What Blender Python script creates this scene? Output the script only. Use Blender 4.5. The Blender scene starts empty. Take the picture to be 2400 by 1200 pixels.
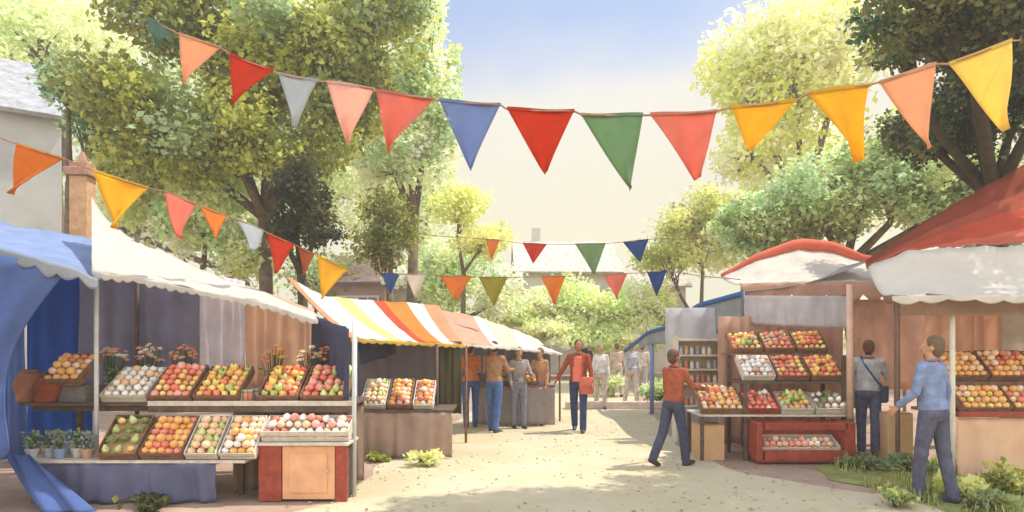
import bpy, bmesh, math, random
from mathutils import Vector, Matrix, noise
R = math.radians
rnd = random.Random(7)
scene = bpy.context.scene
col = scene.collection

# ------------------------------------------------------------------ camera
F = 1500.0; HZ = 800.0; CH = 1.70           # focal length (px of a 2400 px wide frame), horizon row, eye height
cam = bpy.data.cameras.new('camera'); cam_o = bpy.data.objects.new('camera', cam); col.objects.link(cam_o)
cam.sensor_width = 36; cam.lens = 36*F/2400; cam.shift_y = (HZ-600)/2400
cam.clip_end = 2000
cam_o.location = (0, 0, CH); cam_o.rotation_euler = (R(90), 0, 0)
scene.camera = cam_o
def at(px, py, Y): return Vector(((px-1200)/F*Y, Y, CH+(HZ-py)/F*Y))

# ------------------------------------------------------------------ world, sun, exposure
SUN_EL = 59; SUN_DIR = Vector((0.96, 0.28, 0)).normalized()
w = bpy.data.worlds.new('World'); scene.world = w; w.use_nodes = True
nt = w.node_tree; nt.nodes.clear()
def N(t, **k):
    n = nt.nodes.new(t)
    for a, b in k.items(): setattr(n, a, b)
    return n
out = N('ShaderNodeOutputWorld'); bg = N('ShaderNodeBackground'); bg.inputs[1].default_value = 0.10
sky = N('ShaderNodeTexSky', sky_type='NISHITA', sun_disc=False)
sky.sun_elevation = R(SUN_EL); sky.sun_rotation = math.atan2(SUN_DIR.x, SUN_DIR.y); sky.air_density = 1.0; sky.dust_density = 1.5
tc = N('ShaderNodeTexCoord'); sep = N('ShaderNodeSeparateXYZ')
mp = N('ShaderNodeMapping'); mp.inputs['Scale'].default_value = (1, 1, 1.8)
nz = N('ShaderNodeTexNoise'); nz.inputs['Scale'].default_value = 2.2; nz.inputs['Detail'].default_value = 5; nz.inputs['Roughness'].default_value = 0.5
nt.links.new(tc.outputs['Generated'], sep.inputs[0]); nt.links.new(tc.outputs['Generated'], mp.inputs[0]); nt.links.new(mp.outputs[0], nz.inputs[0])
def math_(op, a, b=None, c=None, clamp=False):
    n = N('ShaderNodeMath', operation=op); n.use_clamp = clamp
    for i, v in enumerate((a, b, c)):
        if v is None: continue
        if isinstance(v, (int, float)): n.inputs[i].default_value = v
        else: nt.links.new(v, n.inputs[i])
    return n.outputs[0]
# a gap of blue high up ahead, thin bright cloud everywhere else
hi = N('ShaderNodeMapRange', interpolation_type='SMOOTHSTEP'); hi.inputs[1].default_value = 0.34; hi.inputs[2].default_value = 0.46
nt.links.new(math_('ADD', sep.outputs[2], math_('MULTIPLY', math_('SUBTRACT', nz.outputs[0], 0.5), 0.22)), hi.inputs[0])
gap = N('ShaderNodeMapRange', interpolation_type='SMOOTHSTEP'); gap.inputs[1].default_value = 0.42; gap.inputs[2].default_value = 0.15
nt.links.new(math_('ABSOLUTE', math_('SUBTRACT', sep.outputs[0], 0.06)), gap.inputs[0])
blue = math_('MULTIPLY', hi.outputs[0], gap.outputs[0])
cloudramp = N('ShaderNodeValToRGB'); cr = cloudramp.color_ramp
cr.elements[0].position = 0.16; cr.elements[0].color = (0.88, 0.82, 0.60, 1)
cr.elements[1].position = 0.36; cr.elements[1].color = (0.87, 0.84, 0.77, 1)
e3 = cr.elements.new(0.62); e3.color = (0.80, 0.85, 0.97, 1)
nt.links.new(sep.outputs[2], cloudramp.inputs[0])
scl = N('ShaderNodeVectorMath', operation='SCALE'); scl.inputs['Scale'].default_value = 5.5
nt.links.new(cloudramp.outputs[0], scl.inputs[0])
# cloud brightened overhead and, out of frame, behind the camera as added fill light
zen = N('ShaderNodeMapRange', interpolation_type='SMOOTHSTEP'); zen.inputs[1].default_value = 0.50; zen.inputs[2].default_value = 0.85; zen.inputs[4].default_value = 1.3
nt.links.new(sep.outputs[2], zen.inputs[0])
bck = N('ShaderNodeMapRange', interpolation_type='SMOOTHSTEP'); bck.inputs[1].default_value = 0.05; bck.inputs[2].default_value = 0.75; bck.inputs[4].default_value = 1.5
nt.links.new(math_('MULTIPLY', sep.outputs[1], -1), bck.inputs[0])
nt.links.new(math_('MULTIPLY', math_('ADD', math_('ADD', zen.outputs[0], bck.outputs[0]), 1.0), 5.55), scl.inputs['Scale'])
veil = N('ShaderNodeMixRGB'); veil.inputs[0].default_value = 0.62; nt.links.new(sky.outputs[0], veil.inputs[1]); veil.inputs[2].default_value = (2.5, 3.2, 4.8, 1)
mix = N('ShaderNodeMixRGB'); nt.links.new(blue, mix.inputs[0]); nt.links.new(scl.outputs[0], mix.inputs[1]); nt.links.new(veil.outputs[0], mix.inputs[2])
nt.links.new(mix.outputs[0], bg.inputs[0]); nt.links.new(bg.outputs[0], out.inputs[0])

sun = bpy.data.lights.new('sun', 'SUN'); sun.energy = 2.9; sun.angle = R(0.6); sun.color = (1.0, 0.93, 0.80)
sun_o = bpy.data.objects.new('sun', sun); col.objects.link(sun_o)
d = Vector((SUN_DIR.x*math.cos(R(SUN_EL)), SUN_DIR.y*math.cos(R(SUN_EL)), math.sin(R(SUN_EL))))
sun_o.rotation_euler = d.to_track_quat('Z', 'Y').to_euler(); sun_o.location = (20, 10, 30)
scene.view_settings.view_transform = 'Standard'; scene.view_settings.look = 'None'
scene.view_settings.exposure = 0.95; scene.view_settings.gamma = 1.0

# ------------------------------------------------------------------ materials
def lin(c, k=1.0):
    r = []
    for v in c:
        v /= 255.0
        r.append(k*(v/12.92 if v <= 0.04045 else ((v+0.055)/1.055)**2.4))
    return tuple(r)+(1,)
_m = {}
def mat(c, k=0.8, rough=0.85, var=0.12, scale=9.0, trans=0.0, bump=0.0, bscale=60, spec=0.3, key=''):
    """procedural material: base colour broken by two noises, optional cloth translucency"""
    kk = (c, k, rough, var, scale, trans, bump, spec, key)
    if kk in _m: return _m[kk]
    m = bpy.data.materials.new('surface'); m.use_nodes = True; t = m.node_tree; L = t.links.new
    b = t.nodes['Principled BSDF']; b.inputs['Roughness'].default_value = rough; b.inputs['Specular IOR Level'].default_value = spec
    base = lin(c, k)
    co = t.nodes.new('ShaderNodeTexCoord')
    n1 = t.nodes.new('ShaderNodeTexNoise'); n1.inputs['Scale'].default_value = scale; n1.inputs['Detail'].default_value = 6; n1.inputs['Roughness'].default_value = 0.65
    L(co.outputs['Object'], n1.inputs['Vector'])
    rp = t.nodes.new('ShaderNodeValToRGB'); rp.color_ramp.elements[0].position = 0.3; rp.color_ramp.elements[1].position = 0.7
    rp.color_ramp.elements[0].color = tuple(max(0, x*(1-var*1.6)) for x in base[:3])+(1,)
    rp.color_ramp.elements[1].color = tuple(min(0.92, x*(1+var)) for x in base[:3])+(1,)
    L(n1.outputs[0], rp.inputs[0]); L(rp.outputs[0], b.inputs['Base Color'])
    if bump:
        n2 = t.nodes.new('ShaderNodeTexNoise'); n2.inputs['Scale'].default_value = bscale; n2.inputs['Detail'].default_value = 4
        L(co.outputs['Object'], n2.inputs['Vector'])
        bp = t.nodes.new('ShaderNodeBump'); bp.inputs['Strength'].default_value = bump; bp.inputs['Distance'].default_value = 0.02
        L(n2.outputs[0], bp.inputs['Height']); L(bp.outputs[0], b.inputs['Normal'])
    if trans:
        tr = t.nodes.new('ShaderNodeBsdfTranslucent'); mx = t.nodes.new('ShaderNodeMixShader'); mx.inputs[0].default_value = trans
        L(rp.outputs[0], tr.inputs[0]); L(b.outputs[0], mx.inputs[1]); L(tr.outputs[0], mx.inputs[2]); L(mx.outputs[0], t.nodes['Material Output'].inputs[0])
    _m[kk] = m; return m
def cloth(c, k=0.85, trans=0.35, **a): return mat(c, k, 0.9, a.pop('var', 0.10), a.pop('scale', 3.0), trans, 0.25, spec=0.1, **a)
def leaf_mat():
    if 'leaf' in _m: return _m['leaf']
    m = bpy.data.materials.new('leaf'); m.use_nodes = True; t = m.node_tree; L = t.links.new
    b = t.nodes['Principled BSDF']; b.inputs['Roughness'].default_value = 0.6; b.inputs['Specular IOR Level'].default_value = 0.25
    a = t.nodes.new('ShaderNodeVertexColor'); a.layer_name = 'tint'
    tr = t.nodes.new('ShaderNodeBsdfTranslucent'); mx = t.nodes.new('ShaderNodeMixShader'); mx.inputs[0].default_value = 0.55
    L(a.outputs[0], b.inputs['Base Color']); L(a.outputs[0], tr.inputs[0]); L(b.outputs[0], mx.inputs[1]); L(tr.outputs[0], mx.inputs[2])
    L(mx.outputs[0], t.nodes['Material Output'].inputs[0]); _m['leaf'] = m; return m
WOOD = mat((150, 112, 88), 0.8, 0.8, 0.3, 14, bump=0.4); PALEWOOD = mat((214, 204, 190), 0.85, 0.8, 0.15, 12, bump=0.3)
DARKWOOD = mat((112, 92, 80), 0.8, 0.8, 0.3, 10, bump=0.4); REDWOOD = mat((160, 74, 56), 0.9, 0.7, 0.25, 9, bump=0.3)
BARK = mat((122, 104, 84), 0.8, 0.95, 0.35, 6, bump=0.8, bscale=14); DARKBARK = mat((84, 74, 58), 0.8, 0.95, 0.35, 6, bump=0.8, bscale=14)
METAL = mat((190, 200, 215), 0.8, 0.5, 0.08, 6); ROPE = mat((170, 130, 100), 0.8, 0.9, 0.2, 30)

# ------------------------------------------------------------------ helpers
class MB:
    """collects shapes into ONE mesh"""
    def __init__(s): s.v = []; s.f = []; s.mi = []; s.c = None
    def add(s, vs, fs, mi=0):
        o = len(s.v); s.v += [Vector(v) for v in vs]; s.f += [tuple(i+o for i in f) for f in fs]; s.mi += [mi]*len(fs); return s
    def box(s, c, size, M=None, mi=0, taper=0.0):
        x, y, z = (q/2 for q in size); vs = []
        for dz in (-z, z):
            k = 1-taper if dz > 0 else 1
            for dx, dy in ((-x, -y), (x, -y), (x, y), (-x, y)): vs.append(Vector((dx*k, dy*k, dz)))
        if M: vs = [M @ v for v in vs]
        vs = [v+Vector(c) for v in vs]
        return s.add(vs, [(0, 3, 2, 1), (4, 5, 6, 7), (0, 1, 5, 4), (1, 2, 6, 5), (2, 3, 7, 6), (3, 0, 4, 7)], mi)
    def tube(s, pts, rad, n=8, mi=0, cap=True):
        pts = [Vector(p) for p in pts]
        if not hasattr(rad, '__len__'): rad = [rad]*len(pts)
        vs = []; fs = []; k = len(pts)
        up = None
        for i, p in enumerate(pts):
            t = (pts[min(i+1, k-1)]-pts[max(i-1, 0)])
            if t.length < 1e-9: t = Vector((0, 0, 1))
            t.normalize()
            if up is None: up = t.orthogonal().normalized()
            up = (up-t*up.dot(t)); up = up.normalized() if up.length > 1e-6 else t.orthogonal().normalized()
            sd = t.cross(up)
            for j in range(n):
                a = 2*math.pi*j/n; vs.append(p+(up*math.cos(a)+sd*math.sin(a))*rad[i])
        for i in range(k-1):
            for j in range(n): fs.append((i*n+j, i*n+(j+1) % n, (i+1)*n+(j+1) % n, (i+1)*n+j))
        if cap: fs.append(tuple(reversed(range(n)))); fs.append(tuple(range((k-1)*n, k*n)))
        return s.add(vs, fs, mi)
    def cap(s, a, b, ra, rb, n=12):
        """tapered limb with rounded ends"""
        a, b = Vector(a), Vector(b); t = (b-a).normalized(); P = []; Q = []
        for q in (90, 60, 30, 0): P.append(a-t*ra*math.sin(R(q))); Q.append(max(ra*math.cos(R(q)), 1e-3*ra))
        for q in (0, 30, 60, 90): P.append(b+t*rb*math.sin(R(q))); Q.append(max(rb*math.cos(R(q)), 1e-3*rb))
        return s.tube(P, Q, n)
    def ell(s, c, r, M=None, nu=14, nv=9, mi=0):
        vs = [Vector((0, 0, 1))]; fs = []
        for i in range(1, nv):
            for j in range(nu):
                th = math.pi*i/nv; ph = 2*math.pi*j/nu
                vs.append(Vector((math.sin(th)*math.cos(ph), math.sin(th)*math.sin(ph), math.cos(th))))
        vs.append(Vector((0, 0, -1)))
        for j in range(nu): fs.append((0, 1+j, 1+(j+1) % nu))
        for i in range(nv-2):
            for j in range(nu):
                a = 1+i*nu+j; b = 1+i*nu+(j+1) % nu; fs.append((a, a+nu, b+nu, b))
        e = len(vs)-1; o = 1+(nv-2)*nu
        for j in range(nu): fs.append((o+(j+1) % nu, o+j, e))
        vs = [Vector((v.x*r[0], v.y*r[1], v.z*r[2])) for v in vs]
        if M: vs = [M @ v for v in vs]
        return s.add([v+Vector(c) for v in vs], fs, mi)
    def loft(s, secs, n=16, mi=0):
        """closed loft of ellipses: (centre, rx, ry)"""
        vs = []; fs = []; k = len(secs)
        for c, rx, ry in secs:
            for j in range(n):
                a = 2*math.pi*j/n; vs.append(Vector(c)+Vector((rx*math.cos(a), ry*math.sin(a), 0)))
        for i in range(k-1):
            for j in range(n): fs.append((i*n+j, i*n+(j+1) % n, (i+1)*n+(j+1) % n, (i+1)*n+j))
        fs.append(tuple(reversed(range(n)))); fs.append(tuple(range((k-1)*n, k*n)))
        return s.add(vs, fs, mi)
    def sheet(s, fn, nu, nv, th=0.006, mi=lambda i, j: 0):
        """cloth or panel surface fn(u, v) with real thickness"""
        g = [[Vector(fn(i/nu, j/nv)) for i in range(nu+1)] for j in range(nv+1)]
        vs = []; 
        for side in (0, 1):
            for j in range(nv+1):
                for i in range(nu+1):
                    du = g[j][min(i+1, nu)]-g[j][max(i-1, 0)]; dv = g[min(j+1, nv)][i]-g[max(j-1, 0)][i]
                    nn = du.cross(dv); nn = nn.normalized() if nn.length > 1e-9 else Vector((0, 0, 1))
                    vs.append(g[j][i]+nn*(th*side))
        W = nu+1; S = W*(nv+1); o = len(s.v); s.v += vs
        def put(f, m): s.f.append(tuple(q+o for q in f)); s.mi.append(m)
        for j in range(nv):
            for i in range(nu):
                a = j*W+i; m = mi(i, j)
                put((a, a+W, a+W+1, a+1), m); put((S+a, S+a+1, S+a+W+1, S+a+W), m)
        for i in range(nu):
            put((i, i+1, S+i+1, S+i), mi(i, 0)); a = nv*W+i; put((a+1, a, S+a, S+a+1), mi(i, nv-1))
        for j in range(nv):
            a = j*W; put((a+W, a, S+a, S+a+W), mi(0, j)); a = j*W+nu; put((a, a+W, S+a+W, S+a), mi(nu-1, j))
        return s
    def mesh(s, name, mats, smooth=False):
        me = bpy.data.meshes.new(name); me.from_pydata([tuple(v) for v in s.v], [], s.f); 
        if not isinstance(mats, (list, tuple)): mats = [mats]
        for m in mats: me.materials.append(m)
        me.polygons.foreach_set('material_index', s.mi)
        if smooth: me.polygons.foreach_set('use_smooth', [True]*len(s.f))
        me.update(); return me
    def build(s, name, mats, parent=None, smooth=False, bevel=0.0, label=None):
        o = bpy.data.objects.new(name, s.mesh(name, mats, smooth)); col.objects.link(o)
        if parent: o.parent = parent
        if label: o['label'] = label
        if bevel:
            b = o.modifiers.new('bevel', 'BEVEL'); b.width = bevel; b.segments = 2; b.limit_method = 'ANGLE'
        return o
def tag(o, label=None, cat=None, group=None, kind=None):
    if label: o['label'] = label
    if cat: o['category'] = cat
    if group: o['group'] = group
    if kind: o['kind'] = kind
    return o
def thing(name, loc, rz, label, cat, group=None):
    o = bpy.data.objects.new(name, None); o.empty_display_size = 0.1; col.objects.link(o)
    o.location = loc; o.rotation_euler = (0, 0, rz); return tag(o, label, cat, group)
def copy_tree(o, parent=None):
    c = o.copy(); col.objects.link(c); c.parent = parent
    for ch in list(o.children): copy_tree(ch, c)
    return c
def remesh(mb, name, m, parent, vox=0.010, it=4):
    o = bpy.data.objects.new(name, mb.mesh(name, m)); col.objects.link(o)
    a = o.modifiers.new('r', 'REMESH'); a.mode = 'VOXEL'; a.voxel_size = vox; a.use_smooth_shade = True
    b = o.modifiers.new('s', 'SMOOTH'); b.iterations = it; b.factor = 0.5
    bpy.context.view_layer.update(); dg = bpy.context.evaluated_depsgraph_get()
    me = bpy.data.meshes.new_from_object(o.evaluated_get(dg)); me.name = name
    o.modifiers.clear(); o.data = me
    if not me.materials: me.materials.append(m)
    me.polygons.foreach_set('use_smooth', [True]*len(me.polygons)); o.parent = parent; return o

# ------------------------------------------------------------------ ground, lane, verge
def ground_mat(name, c1, c2, c3, sc, bump=0.4):
    m = bpy.data.materials.new(name); m.use_nodes = True; t = m.node_tree; L = t.links.new; b = t.nodes['Principled BSDF']
    b.inputs['Roughness'].default_value = 0.95; b.inputs['Specular IOR Level'].default_value = 0.15
    co = t.nodes.new('ShaderNodeTexCoord')
    a = t.nodes.new('ShaderNodeTexNoise'); a.inputs['Scale'].default_value = sc; a.inputs['Detail'].default_value = 8; a.inputs['Roughness'].default_value = 0.7
    f = t.nodes.new('ShaderNodeTexNoise'); f.inputs['Scale'].default_value = 45; f.inputs['Detail'].default_value = 6; f.inputs['Roughness'].default_value = 0.8
    L(co.outputs['Object'], a.inputs[0]); L(co.outputs['Object'], f.inputs[0])
    r = t.nodes.new('ShaderNodeValToRGB'); e = r.color_ramp; e.elements[0].position = 0.36; e.elements[1].position = 0.64
    e.elements[0].color = c1; e.elements[1].color = c2; L(a.outputs[0], r.inputs[0])
    r2 = t.nodes.new('ShaderNodeValToRGB'); r2.color_ramp.elements[0].position = 0.56; r2.color_ramp.elements[1].position = 0.72
    L(f.outputs[0], r2.inputs[0]); mx = t.nodes.new('ShaderNodeMixRGB'); L(r2.outputs[0], mx.inputs[0]); L(r.outputs[0], mx.inputs[1]); mx.inputs[2].default_value = c3
    L(mx.outputs[0], b.inputs['Base Color'])
    bp = t.nodes.new('ShaderNodeBump'); bp.inputs['Strength'].default_value = bump; bp.inputs['Distance'].default_value = 0.02; L(f.outputs[0], bp.inputs['Height']); L(bp.outputs[0], b.inputs['Normal'])
    return m
G1 = ground_mat('earth', lin((160, 134, 118), .85), lin((186, 160, 142), .85), lin((160, 156, 104), .7), 1.3)
G2 = ground_mat('sand', lin((238, 220, 178), .56), lin((242, 230, 198), .60), lin((228, 210, 174), .55), 0.9, 0.45)
G3 = ground_mat('turf', lin((134, 134, 78), .75), lin((176, 182, 110), .75), lin((150, 126, 106), .75), 2.5, 0.8)
def wavy(pts, z, name, m, kind='structure'):
    mb = MB(); vs = []; n = len(pts)
    for i, p in enumerate(pts):
        q = pts[(i+1) % n]; k = max(1, int(math.hypot(q[0]-p[0], q[1]-p[1])/0.25))
        for j in range(k):
            x = p[0]+(q[0]-p[0])*j/k; y = p[1]+(q[1]-p[1])*j/k
            a = noise.noise(Vector((x*1.1, y*1.1, 3)))*0.22; b = noise.noise(Vector((x*1.1+9, y*1.1, 5)))*0.22
            vs.append((x+a, y+b, z))
    mb.add(vs, [tuple(range(len(vs)))]); return tag(mb.build(name, m), kind=kind)
mb = MB(); mb.add([(-90, -20, 0), (90, -20, 0), (90, 100, 0), (-90, 100, 0)], [(0, 1, 2, 3)]); tag(mb.build('ground', G1), kind='structure')
wavy([(-2.6, -4), (9, -4), (5.2, 6.2), (3.1, 8.0), (2.7, 9.5), (3.0, 12.5), (3.5, 17), (4.5, 26), (2.0, 27), (-0.6, 17), (-1.5, 12.6), (-1.6, 10.4), (-1.75, 8.6), (-1.8, 7.0), (-2.5, 5.5)], 0.004, 'path', G2)
wavy([(4.0, 8.6), (3.9, 7.9), (4.6, 7.2), (4.3, 6.6), (4.4, 6.0), (9, 5.0), (12, 9), (5.0, 9.2)], 0.008, 'verge', G3)

# ------------------------------------------------------------------ trees
def pal(*cs): return [lin(c, 1.0)[:3] for c in cs]
OLIVE = pal((122, 124, 58), (142, 146, 62), (164, 166, 80), (110, 112, 56), (150, 160, 100))
SAGE = pal((150, 168, 130), (176, 190, 140), (140, 160, 120), (190, 200, 150), (160, 170, 110))
YELLOW = pal((196, 200, 116), (214, 212, 140), (176, 182, 96), (206, 212, 160), (226, 218, 150))
DARK = pal((78, 84, 54), (98, 98, 66), (66, 76, 50), (112, 108, 66), (88, 88, 58))
TEAL = pal((96, 134, 96), (84, 120, 84), (70, 80, 54), (110, 146, 106))
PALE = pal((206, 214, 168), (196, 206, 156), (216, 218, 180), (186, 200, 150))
MIX = pal((150, 158, 108), (130, 132, 80), (166, 174, 120), (112, 116, 70), (140, 164, 122))
def leaves(mb, cols, c, r, n, size, palette, k, seed, clumps=None, droop=0.3):
    g = random.Random(seed); cl = []
    nc = clumps or 26
    for i in range(nc):
        while True:
            v = Vector((g.uniform(-1, 1), g.uniform(-1, 1), g.uniform(-1, 1)))
            if 0.15 < v.length < 1: break
        v = v*(0.55+0.35*g.random())
        cl.append((Vector((c[0]+v.x*r[0], c[1]+v.y*r[1], c[2]+v.z*r[2])), g.uniform(0.24, 0.5), g.choice(palette)))
    vs = []; fs = []
    for i in range(n):
        cc, cr_, pc = cl[g.randrange(nc)]
        dv = Vector((g.gauss(0, 1), g.gauss(0, 1), g.gauss(0, 1))).normalized()*(g.random()**0.45)
        p = cc+Vector((dv.x*r[0], dv.y*r[1], dv.z*r[2]))*cr_
        if noise.noise(p*(1.6/max(0.6, min(r)*0.5))) < -0.34: continue
        s = size*(.45+1.1*g.random()**1.6)
        a = Vector((g.gauss(0, 1), g.gauss(0, 1), g.gauss(0, .7)-droop)).normalized(); b = a.orthogonal().normalized()
        b = (Matrix.Rotation(g.uniform(0, 6.28), 3, a) @ b); nn = a.cross(b)
        o = len(vs); vs += [p, p+a*s*.5+b*s*.32+nn*s*.06, p+a*s, p+a*s*.5-b*s*.32+nn*s*.06]; fs.append((o, o+1, o+2, o+3))
        q = g.choice(palette) if g.random() < 0.22 else pc
        f = k*(1.8 if palette[0] != DARK[0] else 1.3)*g.uniform(0.82, 1.15); cols.append((min(.9, q[0]*f), min(.9, q[1]*f), min(.9, q[2]*f), 1))
    mb.add(vs, fs); return [x[0] for x in cl]
def crown_obj(mb, cols, parent, name='crown'):
    o = mb.build(name, leaf_mat(), parent); me = o.data
    la = me.color_attributes.new('tint', 'FLOAT_COLOR', 'CORNER'); buf = []
    for cc in cols: buf += list(cc)*4
    la.data.foreach_set('color', buf); return o
def tree(loc, crowns, label, cat='tree', name='tree', n=9000, size=0.12, palette=OLIVE, k=0.8, seed=1, trunk=0.18, bark=None, group=None, clumps=26, lean=(0, 0)):
    """crowns: (centre in world, radii). trunk tapers up and limbs run into the clumps"""
    x, y = loc; root = thing(name, (x, y, 0), 0, label, cat, group); g = random.Random(seed+99)
    base = Vector((x, y, 0)); mb = MB(); cols = []; cents = []
    tot = sum(r[0]*r[1]*r[2] for c, r in crowns)
    for i, (c, r) in enumerate(crowns):
        cents.append((Vector(c)-base, r, [p for p in leaves(mb, cols, Vector(c)-base, r, int(n*r[0]*r[1]*r[2]/tot), size, palette, k, seed+i, clumps)]))
    crown_obj(mb, cols, root)
    tb = MB(); top = cents[0][0]; lowest = min(cc.z-r[2]*.6 for cc, r, _ in cents)
    fork = Vector((top.x*0.35+lean[0], top.y*0.35+lean[1], max(0.6, min(lowest, top.z-0.4)*0.85)))
    P = [Vector((0, 0, -0.05)), Vector((0.02, 0.01, 0.15)), fork*0.5+Vector((g.uniform(-.08, .08), g.uniform(-.08, .08), 0)), fork]
    tb.tube(P, [trunk*1.5, trunk*1.1, trunk*.9, trunk*.75], 10)
    for cc, r, pts in cents:
        mid = fork.lerp(cc, 0.55)+Vector((g.uniform(-.2, .2), g.uniform(-.2, .2), -.1)); tb.tube([fork, mid, cc], [trunk*.65, trunk*.4, trunk*.2], 7)
        for p in pts[:14]:
            s = mid.lerp(cc, g.uniform(0, 1)); m2 = s.lerp(p, .5)+Vector((0, 0, g.uniform(-.1, .15)))
            tb.tube([s, m2, p], [trunk*.25, trunk*.14, trunk*.05], 5)
    tb.build('trunk', bark or BARK, root, smooth=True); return root
def crown_at(px, py, Y, rx, rz, ry=None):
    c = at(px, py, Y); return (c, (rx*Y/F, (ry if ry else rx*Y/F), rz*Y/F))

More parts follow.
